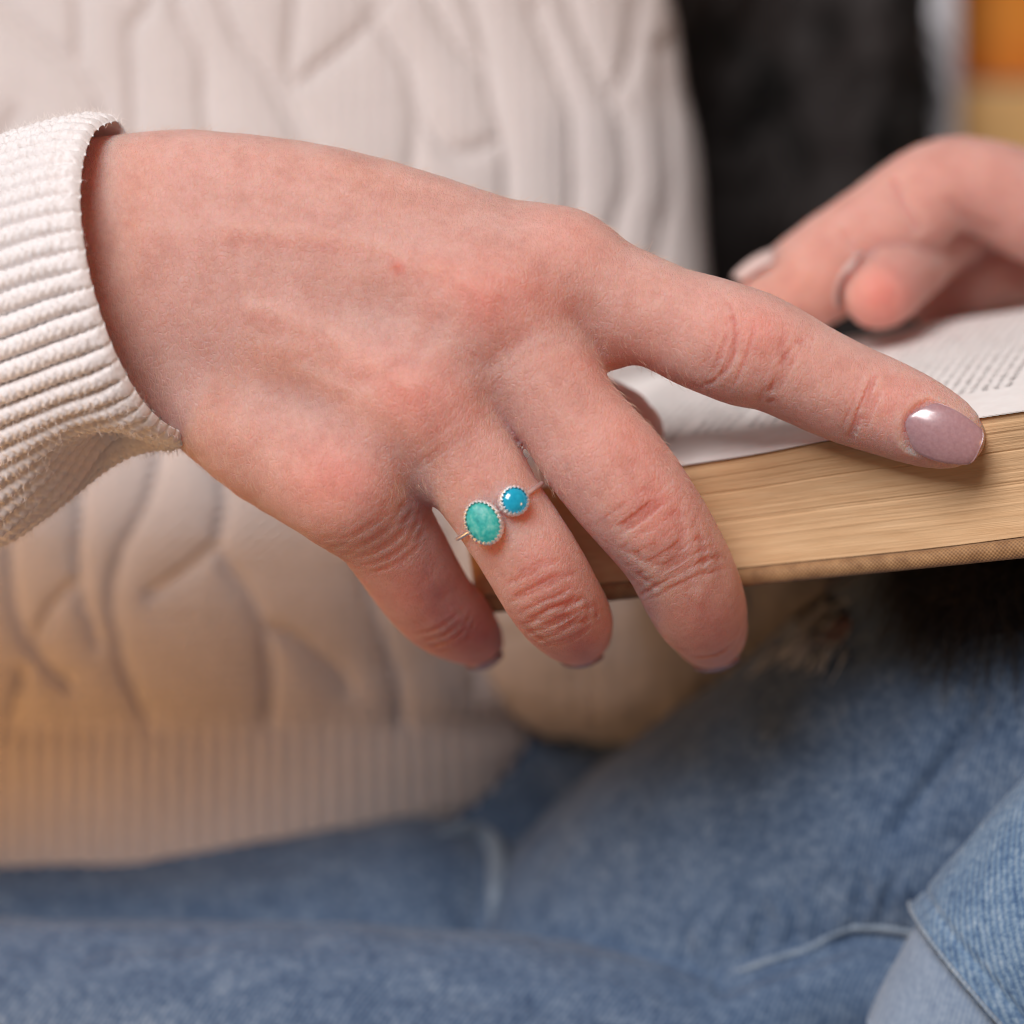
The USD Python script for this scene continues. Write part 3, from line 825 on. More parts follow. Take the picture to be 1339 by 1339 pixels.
rel += 2.2 * np.cos(2 * np.pi * (py_ / 14 + np.abs((px_ / 18) % 1 - 0.5) * 1.2)) + 1.0 * np.cos(2 * np.pi * px_ / 18)
rel *= pat
ribs = 3.6 * np.cos(px_ * 2 * np.pi / 23.0) * (1 - pat)
knit = 1.2 * np.cos(px_ * 2 * np.pi / 9) * np.cos(py_ * 2 * np.pi / 8)
H = rel + ribs + knit + 30 * noise(np.stack([px_ / 300, py_ / 260, 0 * px_], -1), 1.0, 52, 2)
H += -16 * np.exp(-((py_ - 945) / 30) ** 2)
bn = normals(base.reshape(-1, 3), grid_faces(nt, na)).reshape(base.shape)
if bn[nt // 2, na // 2, 2] < 0: bn = -bn
Vo = base + bn * H[..., None]
Vi = base - bn * 22.0
n = nt * na
f1 = grid_faces(nt, na)
ringi = np.r_[np.arange(na), np.arange(1, nt) * na + na - 1, (nt - 1) * na + np.arange(na - 2, -1, -1), np.arange(nt - 2, 0, -1) * na]
rn = np.roll(ringi, -1)
fs = np.vstack([f1, f1[:, ::-1] + n, np.stack([ringi, ringi + n, rn], 1), np.stack([rn, ringi + n, rn + n], 1)])
sv = np.vstack([Vo.reshape(-1, 3), Vi.reshape(-1, 3)])
if trimesh.Trimesh(sv, fs, process=False).volume < 0:
    fs = fs[:, ::-1]
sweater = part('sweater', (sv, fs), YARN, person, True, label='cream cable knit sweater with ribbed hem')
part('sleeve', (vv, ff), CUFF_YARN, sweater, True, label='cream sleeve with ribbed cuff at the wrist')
# the bulge of the sweater's side that lies behind the book, above the thigh
side = chain([(640, 560, -1350, 260), (740, 730, -1200, 215), (815, 825, -1110, 165), (900, 790, -1060, 150), (1020, 720, -1050, 140)], 20)
v_, f_ = surface(lambda x: tube_dist(x, side, 300), [-400, -520, -1760], [720, 560, -780], 16.0)
v_ = v_ + normals(v_, f_) * (30 * noise(v_, 110, 61, 2) + 8 * noise(v_, 30, 62, 2) + 3.5 * np.cos(v_[:, 0] * 2 * np.pi / 30))[:, None]
part('sweater_side', (v_, f_), YARN, sweater, True)
# the other sleeve
sl = chain([(1600, 335, -740, 190), (1750, 370, -800, 230), (2000, 420, -900, 265), (2300, 600, -1150, 310), (1600, -700, -1850, 370), (1000, -1300, -2000, 370)], 40)
v_, f_ = sweep(sl[0], sl[1], 48)
part('sleeve', (v_, f_), YARN, sweater, True, label='sleeve of the arm beyond the book')

# wool fuzz on the cuff
vis = np.flatnonzero(((Sg < 300) & (np.sin(Tg) > -0.5)).ravel())
pick = rng.choice(vis, 9000)
p0 = outer.reshape(-1, 3)[pick]; nn = onrm.reshape(-1, 3)[pick]
lenf = rng.uniform(5, 13, len(pick))[:, None]
d1 = nn * 0.7 + rng.normal(0, 0.6, (len(pick), 3)); d1 /= np.linalg.norm(d1, axis=1, keepdims=True)
d2 = d1 + rng.normal(0, 0.7, (len(pick), 3))
fz = np.stack([p0 - nn * 1.0, p0 + d1 * lenf * 0.5, p0 + d1 * lenf * 0.5 + d2 * lenf * 0.4], 1)
curves('wool_fuzz', fz, 0.42, FUZZ, sweater, kind='stuff')

# ------------------------------------------------------------------ jeans
JE = [
    (chain([(-500, 1320, -1050, 240), (100, 1330, -1000, 230), (420, 1300, -980, 215), (560, 1260, -960, 190), (600, 1240, -950, 150)], 16), 1),
    (chain([(560, 1180, -1350, 260), (800, 1080, -1350, 240), (1000, 980, -1250, 220)], 10), 1),    # hip in the gap behind the thigh    # lap, below the hem
    (chain([(-600, 1390, -620, 205), (330, 1398, -560, 190), (700, 1415, -540, 190), (950, 1462, -520, 185), (1250, 1560, -500, 190)], 20), 1),    # shin in front, along the lower edge
    (chain([(790, 1440, -1040, 260), (889, 1284, -860, 285), (1020, 1180, -800, 285), (1149, 1084, -750, 285), (1339, 960, -660, 290), (1600, 800, -560, 300)], 20), 1),   # thigh to the knee
    (chain([(960, 1345, -470, 70), (1080, 1300, -480, 80), (1200, 1300, -500, 86)], 8), 1),    # fold under the pocket seam
]


def jeans_sdf(x):
    d = None
    for c, _ in JE:
        t = tube_dist(x, c, 400)
        d = t if d is None else smin(d, t, 14)
    return d


jv, jf = surface(jeans_sdf, [-1900, -1300, -1900], [1600, 300, -150], 15.0)
jv, jf = subdivide(jv, jf)
jv = project(jeans_sdf, jv, 1).astype(float)
jn = normals(jv, jf)
JP = np.stack([jv[:, 0] / (1 - jv[:, 2] / DIST) + 669.5, 669.5 - jv[:, 1] / (1 - jv[:, 2] / DIST)], 1)
jd = 26 * noise(jv, 260, 71, 2) + 8 * noise(jv, 60, 72, 3) + 3 * noise(jv, 18, 73, 2)
# gathers above the seam
al = np.clip((JP[:, 0] - 905) / 280, 0, 1); seam_y = np.interp(JP[:, 0], [880, 950, 1010, 1060, 1120, 1185], [1290, 1276, 1255, 1240, 1214, 1218])
near_seam = np.exp(-((JP[:, 1] - seam_y + 45) / 40) ** 2) * ((JP[:, 0] > 890) & (JP[:, 0] < 1190))
jd += 7 * near_seam * np.sin(JP[:, 0] * 2 * np.pi / 40 + JP[:, 1] / 28 + 9 * noise(jv, 70, 74, 2)) * (0.6 + 1.6 * noise(jv, 50, 75, 2))
jd -= 12 * np.exp(-((JP[:, 1] - seam_y - 12) / 12) ** 2) * ((JP[:, 0] > 930) & (JP[:, 0] < 1190))
for (x0_, y0_), (x1_, y1_), wd_, am_ in [((1290, 920), (1165, 1100), 15, 22), ((1200, 900), (1080, 1010), 26, 8), ((760, 1010), (690, 1150), 22, 8), ((100, 1240), (420, 1225), 16, 7), ((500, 1290), (860, 1330), 20, 8), ((120, 1130), (400, 1120), 18, 8)]:
    t_ = np.clip(((JP - [x0_, y0_]) @ [x1_ - x0_, y1_ - y0_]) / ((x1_ - x0_) ** 2 + (y1_ - y0_) ** 2), 0, 1)
    dd_ = np.linalg.norm(JP - np.array([x0_, y0_]) - t_[:, None] * np.array([x1_ - x0_, y1_ - y0_]), axis=1)
    jd -= am_ * np.exp(-(dd_ / wd_) ** 2) * np.sin(np.pi * np.clip(t_, 0.02, 0.98)) ** 0.5 * (jn[:, 2] > 0)
jv = jv + jn * jd[:, None]
rip = (np.hypot((JP[:, 0] - 1078) / 36, (JP[:, 1] - 812) / 34) + 0.5 * noise(jv, 26, 76, 2) < 1) & (jn[:, 2] > -0.2)
jf = jf[~rip[jf].all(1)]
jeans = part('jeans', (jv, jf), DENIM, person, True, label='faded blue denim jeans')


def on_jeans(pts, lift=2.0):
    tm = cKDTree(JP[jn[:, 2] > 0.0]); src = jv[jn[:, 2] > 0.0]
    out = []
    for x, y in pts:
        _, i = tm.query([x, y], k=6)
        c = src[i]; z = np.median(c[:, 2]) + lift
        out.append(Q(x, y, z))
    return np.array(out)


def smooth_line(pts, n=60):
    pts = np.array(pts, float); L = np.r_[0, np.cumsum(np.linalg.norm(np.diff(pts, axis=0), axis=1))]
    return PchipInterpolator(L, pts)(np.linspace(0, L[-1], n))


sp = on_jeans(smooth_line([(930, 1288), (950, 1278), (1010, 1255), (1060, 1240), (1090, 1222), (1120, 1213), (1150, 1214), (1192, 1220), (1240, 1230)]), 0)
for _ in range(6): sp[1:-1] = 0.25 * sp[:-2] + 0.5 * sp[1:-1] + 0.25 * sp[2:]
part('seam', sweep(sp - [0, 0, 2.5], 5.0 * np.clip(np.minimum(np.arange(len(sp)), np.arange(len(sp))[::-1]) / 12, 0.1, 1), 10), SEAM, jeans, True, label='pale stitched seam across the thigh')
pk = on_jeans(smooth_line([(560, 1100), (610, 1088), (640, 1098), (652, 1125), (650, 1165), (640, 1215)], 40), 10)
for _ in range(8): pk[1:-1] = 0.25 * pk[:-2] + 0.5 * pk[1:-1] + 0.25 * pk[2:]
part('seam', sweep(pk - [0, 0, 19], 17.0 * np.clip(np.minimum(np.arange(len(pk)), np.arange(len(pk))[::-1]) / 9, 0.1, 1), 10), SEAM, jeans, True, label='pale rolled edge of the pocket at the hip')

# the trouser leg at the right edge, sharper: an open hem with a stitched edge
HC = [Q(1304, 1316, -260), Q(1460, 1175, -210), Q(1700, 970, -200)]
lt = np.linspace(0, 1, 90); la = np.linspace(0, 2 * np.pi, 220, endpoint=False)
Lc = PchipInterpolator([0, 0.45, 1], np.array(HC))(lt)
ax_ = Lc[-1] - Lc[0]; ax_ /= np.linalg.norm(ax_)
e1 = np.array([0, 0, 1.0]) - ax_ * ax_[2]; e1 /= np.linalg.norm(e1); e2 = np.cross(ax_, e1)
Rr = np.interp(lt, [0, 0.2, 1], [182, 190, 235])
LA, LT = np.meshgrid(la, lt)
RR = Rr[:, None] + 14 * noise(np.stack([np.cos(LA) * 1.3, np.sin(LA) * 1.3, LT * 3], -1), 1.0, 81, 3) + 3 * noise(np.stack([np.cos(LA) * 9, np.sin(LA) * 9, LT * 14], -1), 1.0, 82, 2) - 7 * np.exp(-((LT - 0.075) / 0.008) ** 2)
legv = Lc[:, None] + RR[..., None] * (np.cos(LA)[..., None] * e1 + np.sin(LA)[..., None] * e2)
legi = Lc[:, None] + (RR - 14)[..., None] * (np.cos(LA)[..., None] * e1 + np.sin(LA)[..., None] * e2)
nl, ml = 90, 220
fo = grid_faces(nl, ml, False, True); no = nl * ml; j = np.arange(ml); jn_ = (j + 1) % ml
rim = np.vstack([np.stack([j, no + j, jn_], 1), np.stack([jn_, no + j, no + jn_], 1)])
o2 = (nl - 1) * ml
endr = np.vstack([np.stack([o2 + j, o2 + jn_, no + o2 + j], 1), np.stack([o2 + jn_, no + o2 + jn_, no + o2 + j], 1)])
lf_ = np.vstack([fo, fo[:, ::-1] + no, rim, endr])
lv_ = np.vstack([legv.reshape(-1, 3), legi.reshape(-1, 3)])
if trimesh.Trimesh(lv_, lf_, process=False).volume < 0: lf_ = lf_[:, ::-1]
part('trouser_leg', (lv_, lf_), DENIM_SHARP, jeans, True, label='lighter twill trouser leg with a stitched hem, nearest the viewer')
li = Lc[0] + ax_ * np.linspace(-150, 60, 24)[:, None]
lr = 168 - 62 * np.linspace(1, 0, 24) ** 1.5
LI = li[:, None] + (lr[:, None] + 8 * noise(np.stack([np.cos(LA[:24]) * 1.5, np.sin(LA[:24]) * 1.5, LT[:24] * 9], -1), 1.0, 83, 2))[..., None] * (np.cos(LA[:24])[..., None] * e1 + np.sin(LA[:24])[..., None] * e2)
LJ = LI - (np.cos(LA[:24])[..., None] * e1 + np.sin(LA[:24])[..., None] * e2) * 8
fo = grid_faces(24, ml, False, True); no = 24 * ml; o2 = 23 * ml
rim = np.vstack([np.stack([j, no + j, jn_], 1), np.stack([jn_, no + j, no + jn_], 1)])
endr = np.vstack([np.stack([o2 + j, o2 + jn_, no + o2 + j], 1), np.stack([o2 + jn_, no + o2 + jn_, no + o2 + j], 1)])
fl = np.vstack([fo, fo[:, ::-1] + no, rim, endr]); vl = np.vstack([LI.reshape(-1, 3), LJ.reshape(-1, 3)])
if trimesh.Trimesh(vl, fl, process=False).volume < 0: fl = fl[:, ::-1]
part('trouser_lining', (vl, fl), LINING, jeans, True, label='pale blue inside of the trouser hem')
hemline = Lc[1] + (RR[1] + 2)[:, None] * (np.cos(la)[:, None] * e1 + np.sin(la)[:, None] * e2)
part('seam', sweep(hemline, 3.6, 8, closed=True), SEAM, jeans, True)

# frayed white threads round the rip
fr = []
for i in range(420):
    x, y = rng.uniform(1000, 1115), rng.uniform(775, 862)
    a = on_jeans([(x, y)], 9)[0] if i % 1 == 0 else None
    L = rng.uniform(20, 70); dr = np.array([-0.55, -0.75, 0.1]) + rng.normal(0, 0.35, 3)
    fr.append([a, a + dr * L * 0.35 + [0, 0, 6], a + dr * L * 0.7 + rng.normal(0, 4, 3)])
curves('frayed_thread', np.array(fr), 3.4, FRAY, jeans, kind='stuff', label='white frayed threads of the rip in the jeans')

# ------------------------------------------------------------------ the ring
SILVER = mat('silver', {'p': ('principled_bsdf', {'base_color': (0.96, 0.95, 0.95), 'metallic': 1.0, 'roughness': 0.46})}, [])
STONE1 = mat('green_turquoise', {
    'geo': ('geometry', {}), 'n': ('noise_texture', {'scale': 1000.0, 'detail': 6.0, 'roughness': 0.65}),
    'r': ('rgb_ramp', {'ramp': [(0.30, (0.010, 0.22, 0.21)), (0.48, (0.035, 0.37, 0.33)), (0.70, (0.20, 0.50, 0.43))]}),
    'p': ('principled_bsdf', {'roughness': 0.42, 'specular_ior_level': 0.3, 'subsurface_weight': 0.2, 'subsurface_scale': 0.0006})},
    [('geo.position', 'n.vector'), ('n.fac', 'r.fac'), ('r.color', 'p.base_color')])
STONE2 = mat('blue_turquoise', {
    'geo': ('geometry', {}), 'n': ('noise_texture', {'scale': 1500.0, 'detail': 4.0, 'roughness': 0.6}),
    'r': ('rgb_ramp', {'ramp': [(0.3, (0.006, 0.27, 0.42)), (0.7, (0.015, 0.36, 0.53))]}),
    'p': ('principled_bsdf', {'roughness': 0.14, 'specular_ior_level': 0.5, 'coat_weight': 0.5, 'coat_roughness': 0.05})},
    [('geo.position', 'n.vector'), ('n.fac', 'r.fac'), ('r.color', 'p.base_color')])
sR = arc_of('ring', 653, 668)
PR, RRr = CH['ring']
LRr = np.r_[0, np.cumsum(np.linalg.norm(np.diff(PR, axis=0), axis=1))]
cR = PchipInterpolator(LRr, PR)(sR); rR = float(np.interp(sR, LRr, RRr))
tR = PchipInterpolator(LRr, PR)(sR + 20) - PchipInterpolator(LRr, PR)(sR - 20); tR /= np.linalg.norm(tR)
uR = np.array([0, 0.0, 1.0]) - tR * tR[2]; uR /= np.linalg.norm(uR); wR = np.cross(tR, uR)     # wR: towards the upper right or lower left
if wR[0] < 0: wR = -wR
ring = thing('finger_ring', 'open silver ring with oval green and round blue turquoise stones', 'ring', cR)


def on_finger(phi, lift, along=0.0):
    return cR + tR * along + (rR + lift) * (math.cos(phi) * uR + math.sin(phi) * wR)


def cabochon(center, nrm, major, ra, rb, height, mat_, name, bname, teeth):
    nrm = nrm / np.linalg.norm(nrm)
    x = major - nrm * (major @ nrm); x /= np.linalg.norm(x); y = np.cross(nrm, x)
    k, mth = 22, 72
    th_ = np.linspace(0, 2 * np.pi, mth, endpoint=False)
    q = np.linspace(0, 1, k)
    rr = np.sin(q * np.pi / 2); hh = np.cos(q * np.pi / 2)
    def loop(r, h):
        return center + (np.cos(th_)[:, None] * x * ra * r + np.sin(th_)[:, None] * y * rb * r) + nrm * h
    rows = [loop(max(r, 1e-3), height * h ** 0.9) for r, h in zip(rr, hh)] + [loop(1.0, -6)]
    v = np.vstack(rows); f = grid_faces(len(rows), mth, False, True)
    c = len(v); v = np.vstack([v, center - nrm * 6]); jj = np.arange(mth); o = (len(rows) - 1) * mth
    f = np.vstack([f, np.stack([np.full(mth, c), o + jj, o + (jj + 1) % mth], 1)])
    if trimesh.Trimesh(v, f, process=False).volume < 0: f = f[:, ::-1]
    part(name, (v, f), mat_, ring)
    # bezel: a thin wall with a scalloped upper edge, bent in over the stone
    mt = teeth * 14
    tb = np.linspace(0, 2 * np.pi, mt, endpoint=False)
    sc = 0.5 + 0.5 * np.cos(tb * teeth)
    prof = []
    for (dr, h, ds, dh) in ((2.6, -9, 0.9, 0), (3.0, 0, 0.9, 0), (2.8, 3.0, 0.9, 0.6), (2.0, 4.4, 0.2, 2.4), (0.9, 4.8, -1.6, 3.0), (0.3, 2.4, -1.4, 2.6), (0.2, -9, 0, 0)):
        R_ = dr + ds * sc; Hh = h + dh * sc
        prof.append(center + np.cos(tb)[:, None] * x * (ra + R_)[:, None] + np.sin(tb)[:, None] * y * (rb + R_)[:, None] + nrm * Hh[:, None])
    v = np.vstack(prof); f = grid_faces(len(prof), mt, True, True)
    if trimesh.Trimesh(v, f, process=False).volume < 0: f = f[:, ::-1]
    part(bname, (v, f), SILVER, ring, smooth=50)
    # a back plate
    bp = [center - nrm * 8.5 + (np.cos(th_)[:, None] * x * (ra + 2.6) + np.sin(th_)[:, None] * y * (rb + 2.6)) * 1.0 + nrm * hh_ for hh_ in (0, -2.5)]
    v = np.vstack(bp + [[center - nrm * 8.5], [center - nrm * 11]])
    f = np.vstack([grid_faces(2, mth, False, True), np.stack([np.full(mth, 2 * mth), (jj + 1) % mth, jj], 1), np.stack([np.full(mth, 2 * mth + 1), mth + jj, mth + (jj + 1) % mth], 1)])
    if trimesh.Trimesh(v, f, process=False).volume < 0: f = f[:, ::-1]
    part('back_plate', (v, f), SILVER, ring, smooth=40)


zr = cR[2]
c1 = Q(632, 683, zr + rR * 0.93 + 12); c2 = Q(672, 654.5, zr + rR * 0.95 + 12)
n1 = np.array([-0.16, 0.02, 1.0]); n2 = np.array([0.20, 0.12, 1.0])
cabochon(c1, n1, np.array([0.46, -0.88, 0]), 27.0, 20.8, 10, STONE1, 'oval_stone', 'oval_bezel', 26)
cabochon(c2, n2, np.array([1.0, 0, 0]), 16.6, 16.6, 9, STONE2, 'round_stone', 'round_bezel', 20)
phs = np.linspace(0.36, 2 * np.pi - 0.36, 120)
lean = lambda p: 6.0 * math.sin(p)
bandp = np.array([on_finger(p, 2.6, -9 * math.sin(p) * 0) for p in phs])
part('band', sweep(np.vstack([bandp]), 2.9, 10), SILVER, ring)

# ------------------------------------------------------------------ the book
bu = np.array([0.92, 0.10, 0.36]); bu /= np.linalg.norm(bu)             # along the fore-edge, to the right
bvv = np.array([0.37, 0.27, -0.90]); bvv -= bu * (bvv @ bu); bvv /= np.linalg.norm(bvv)   # into the book, away from the viewer
bw = np.cross(bu, bvv); bw = bw if bw[1] > 0 else -bw                    # up through the pages
BZ0 = -262
B0 = Q(617, 806, BZ0)                                                      # lower left corner of the cover
book = thing('open_book', 'thick old hardback book with yellowed page edges lying open under both hands', 'book', B0)


def solve_u(px):
    """distance along the fore-edge at which it is seen at px"""
    s = np.linspace(0, 1600, 6000); X = B0[0] + bu[0] * s; Z = B0[2] + bu[2] * s
    return float(np.interp(px, X / (1 - Z / DIST) + 669.5, s))


def edge_height(px, py):
    """height above the cover's lower edge line, in the fore-edge plane, seen at (px, py)"""
    s = solve_u(px); hh = np.linspace(-60, 400, 4000)
    p = B0 + bu * s + bw * hh[:, None]
    y = 669.5 - p[:, 1] / (1 - p[:, 2] / DIST)
    return s, float(np.interp(-py, -y, hh))


TOPLINE = [edge_height(x, y) for x, y in [(630, 668), (730, 644), (900, 617), (1010, 600), (1113, 581), (1240, 562), (1339, 547)]]
BOTLINE = [edge_height(x, y) for x, y in [(630, 805), (789, 789), (974, 769), (1182, 748), (1339, 732)]]
COVLINE = [edge_height(x, y) for x, y in [(630, 783), (789, 768), (963, 748), (1182, 726), (1339, 707)]]
print('book lines', TOPLINE, BOTLINE, COVLINE)
LEN = 1750.0


def line_fn(L):
    a = np.array(L); p = np.polyfit(a[:, 0], a[:, 1], 1)
    g = PchipInterpolator(a[:, 0], a[:, 1])
    lo_, hi_ = a[0, 0], a[-1, 0]
    return lambda s: np.where((s >= lo_) & (s <= hi_), g(np.clip(s, lo_, hi_)), np.where(s < lo_, a[0, 1] + (s - lo_) * p[0], a[-1, 1] + (s - hi_) * p[0] * 0.6))


top_fn, bot_fn, cov_fn = line_fn(TOPLINE), line_fn(BOTLINE), line_fn(COVLINE)
PAPER_EDGE = mat('yellowed_page_edges', {
    'tc': ('attribute', {'attribute': 'leaf'}),
    'sx': ('separate_xyz', {}), 'cx': ('combine_xyz', {}), 'mx': ('math', {'math_type': 'multiply', 'value2': 0.012}),
    'my': ('math', {'math_type': 'multiply', 'value2': 0.9}),
    'n': ('noise_texture', {'scale': 1.0, 'detail': 4.0, 'roughness': 0.65}),
    'my2': ('math', {'math_type': 'multiply', 'value2': 0.10}), 'cx2': ('combine_xyz', {}), 'n2': ('noise_texture', {'scale': 1.0, 'detail': 3.0}),
    'ad': ('mix_float', {'fac': 0.45}),
    'r': ('rgb_ramp', {'ramp': [(0.20, (0.40, 0.235, 0.115)), (0.42, (0.54, 0.345, 0.185)), (0.6, (0.60, 0.405, 0.23)), (0.8, (0.68, 0.50, 0.32))]}),
    'b': ('bump', {'strength': 0.5, 'distance': 0.0003}),
    'p': ('principled_bsdf', {'roughness': 0.75, 'specular_ior_level': 0.25})},
    [('tc.vector', 'sx.vector'), ('sx.x', 'mx.value1'), ('sx.y', 'my.value1'), ('mx.value', 'cx.x'), ('my.value', 'cx.y'), ('cx.vector', 'n.vector'),
     ('sx.y', 'my2.value1'), ('mx.value', 'cx2.x'), ('my2.value', 'cx2.y'), ('cx2.vector', 'n2.vector'), ('n.fac', 'ad.a'), ('n2.fac', 'ad.b'), ('ad.result', 'r.fac'),
     ('r.color', 'p.base_color'), ('n.fac', 'b.height'), ('b.normal', 'p.normal')])
CLOTH = mat('brown_book_cloth', {
    'geo': ('geometry', {}), 'at': ('attribute', {'attribute': 'leaf'}), 'sx': ('separate_xyz', {}),
    'n': ('noise_texture', {'scale': 420.0, 'detail': 4.0}),
    'sn': ('math', {'math_type': 'multiply', 'value2': 1.15}), 'sn1': ('math', {'math_type': 'sine'}),
    'tn': ('math', {'math_type': 'multiply', 'value2': 1.15}), 'tn1': ('math', {'math_type': 'sine'}),
    'pr': ('math', {'math_type': 'multiply'}), 'h': ('map_range', {'from_min': -1.0, 'from_max': 1.0, 'to_min': 0.0, 'to_max': 1.0}),
    'r': ('rgb_ramp', {'ramp': [(0.3, (0.20, 0.105, 0.045)), (0.7, (0.32, 0.185, 0.085))]}),
    'wr': ('rgb_ramp', {'ramp': [(0.2, (0.68, 0.64, 0.60)), (0.7, (1.25, 1.22, 1.18))]}),
    'mul': ('mix_color', {'blend_type': 'multiply', 'fac': 0.9, 'use_clamp': False}),
    'b': ('bump', {'strength': 0.5, 'distance': 0.0002}),
    'p': ('principled_bsdf', {'roughness': 0.65, 'specular_ior_level': 0.35, 'sheen_weight': 0.15})},
    [('geo.position', 'n.vector'), ('n.fac', 'r.fac'), ('at.vector', 'sx.vector'), ('sx.x', 'sn.value1'), ('sn.value', 'sn1.value1'), ('sx.y', 'tn.value1'), ('tn.value', 'tn1.value1'),
     ('sn1.value', 'pr.value1'), ('tn1.value', 'pr.value2'), ('pr.value', 'h.value'), ('h.result', 'wr.fac'), ('r.color', 'mul.a'), ('wr.color', 'mul.b'), ('mul.result', 'p.base_color'),
     ('h.result', 'b.height'), ('b.normal', 'p.normal')])

# cover: a board with a rounded edge, projecting a little before the pages
su = np.r_[np.linspace(0, 900, 220), np.linspace(910, LEN, 60)]
PD = 900.0        # depth of the pages
prof = []         # (into, height fraction/offset)
for a in np.linspace(-0.5 * np.pi, 0.5 * np.pi, 15):
    prof.append((9 - 9 * math.cos(a), 0.5 + 0.5 * math.sin(a)))
cov_rows = [(p[0], p[1]) for p in prof] + [(14, 1.0), (60, 1.0), (PD + 160, 1.0), (PD + 160, 0.0), (60, 0.0), (14, 0.0)]
rows, leaf = [], []
acc = 0.0
for k, (into, hf_) in enumerate(cov_rows):
    b0, c0 = bot_fn(su), cov_fn(su)
    rows.append(B0 + bu * su[:, None] + bvv * into + bw * (b0 + (c0 - b0) * hf_)[:, None])
    acc += 0 if k == 0 else math.hypot(into - cov_rows[k - 1][0], 22 * (hf_ - cov_rows[k - 1][1]))
    leaf.append(np.stack([su, np.full(len(su), acc), 0 * su], 1))
nC, mC = len(rows), len(su)
cv = np.vstack(rows); cf = grid_faces(nC, mC, True, False)
caps = []
for col in (0, mC - 1):
    ci = len(cv); cv = np.vstack([cv, cv[[k * mC + col for k in range(nC)]].mean(0)]); leaf.append(leaf[0][:1])
    k = np.arange(nC); kn = (k + 1) % nC
    t = np.stack([np.full(nC, ci), k * mC + col, kn * mC + col], 1)
    caps.append(t if col else t[:, ::-1])
cf = np.vstack([cf] + caps)
if trimesh.Trimesh(cv, cf, process=False).volume < 0: cf = cf[:, ::-1]
part('cover', (cv, cf), CLOTH, book, smooth=True, label='brown cloth cover board', primvars={'leaf': np.vstack(leaf)})

# page block: every leaf edge a fine step, the front slightly hollow
nl_ = 150
sp_ = np.r_[np.linspace(4, 900, 300), np.linspace(905, LEN - 6, 80)]
fr_ = np.linspace(0, 1, nl_)
r1 = np.random.default_rng(5)
step = np.repeat(r1.normal(0, 0.9, nl_ // 3 + 1), 3)[:nl_] + r1.normal(0, 0.5, nl_)
sig = np.zeros(nl_)
for q_ in (0.42, 0.44, 0.70):
    sig += 2.4 * np.exp(-((fr_ - q_) / 0.006) ** 2)
rows, leaf = [], []
for k, fk in enumerate(fr_):
    c0, t0 = cov_fn(sp_), top_fn(sp_)
    hh = c0 + 0.8 + (t0 - c0 - 0.8) * fk
    into = 14 + 10 * (1 - (2 * fk - 1) ** 2) - 0.22 * step[k] + 0.7 * sig[k] + 0.4 * noise(np.stack([sp_ / 60, np.full_like(sp_, k * 0.7), 0 * sp_], -1), 1.0, 91, 2) + 5 * max(fk - .9, 0) * 10
    rows.append(B0 + bu * sp_[:, None] + bvv * into[:, None] + bw * hh[:, None])
    leaf.append(np.stack([sp_, hh, 0 * sp_], 1))
mB = len(sp_)
# top of the block, back and bottom
for into, hfun in ((60, 1), (200, 1), (PD, 1), (PD, 0), (40, 0)):
    hh = (top_fn(sp_) if hfun else cov_fn(sp_) + 0.8) - (0.0 if into < PD or not hfun else 60)
    rows.append(B0 + bu * sp_[:, None] + bvv * into + bw * hh[:, None]); leaf.append(np.stack([sp_, hh, 0 * sp_], 1))
nB = len(rows); pv = np.vstack(rows); pf = grid_faces(nB, mB, True, False); caps = []
for col in (0, mB - 1):
    ci = len(pv); pv = np.vstack([pv, pv[[k * mB + col for k in range(nB)]].mean(0)]); leaf.append(leaf[0][:1])
    k = np.arange(nB); kn = (k + 1) % nB
    t = np.stack([np.full(nB, ci), k * mB + col, kn * mB + col], 1)
    caps.append(t if col else t[:, ::-1])
pf = np.vstack([pf] + caps)
if trimesh.Trimesh(pv, pf, process=False).volume < 0: pf = pf[:, ::-1]
part('page_block', (pv, pf), PAPER_EDGE, book, smooth=True, label='yellowed edges of the closed pages', primvars={'leaf': np.vstack(leaf)})

# the open page on top: a thin sheet, gently curved towards the spine
def page_point(s, b, lift=0.0):
    """s along the fore-edge, b into the book"""
    s, b = np.asarray(s, float), np.asarray(b, float)
    h = top_fn(s) + 1.4 + 16 * np.sin(np.clip(b / PD, 0, 1) * np.pi) ** 1.0 - 40 * np.clip((b / PD - 0.8) / 0.2, 0, 1) ** 2 + 3.0 * np.sin(s / 150) * np.clip(b / 200, 0, 1) + lift
    return B0 + bu * s[..., None] + bvv * b[..., None] + bw * h[..., None]


ps, pb = np.meshgrid(np.linspace(8, LEN - 10, 200), np.r_[np.linspace(13, 60, 12), np.linspace(70, PD, 70)], indexing='ij')
pt, pbt = page_point(ps, pb, 1.0), page_point(ps, pb, 0.0)
n_ = pt.shape[0] * pt.shape[1]; f1 = grid_faces(*pt.shape[:2])
na_, nb_ = pt.shape[0], pt.shape[1]
ringi = np.r_[np.arange(nb_), np.arange(1, na_) * nb_ + nb_ - 1, (na_ - 1) * nb_ + np.arange(nb_ - 2, -1, -1), np.arange(na_ - 2, 0, -1) * nb_]
rn = np.roll(ringi, -1)
pf_ = np.vstack([f1, f1[:, ::-1] + n_, np.stack([ringi, ringi + n_, rn], 1), np.stack([rn, ringi + n_, rn + n_], 1)])
pv_ = np.vstack([pt.reshape(-1, 3), pbt.reshape(-1, 3)])
if trimesh.Trimesh(pv_, pf_, process=False).volume < 0: pf_ = pf_[:, ::-1]
page = part('page', (pv_, pf_), PAPER, book, True, label='open printed page')
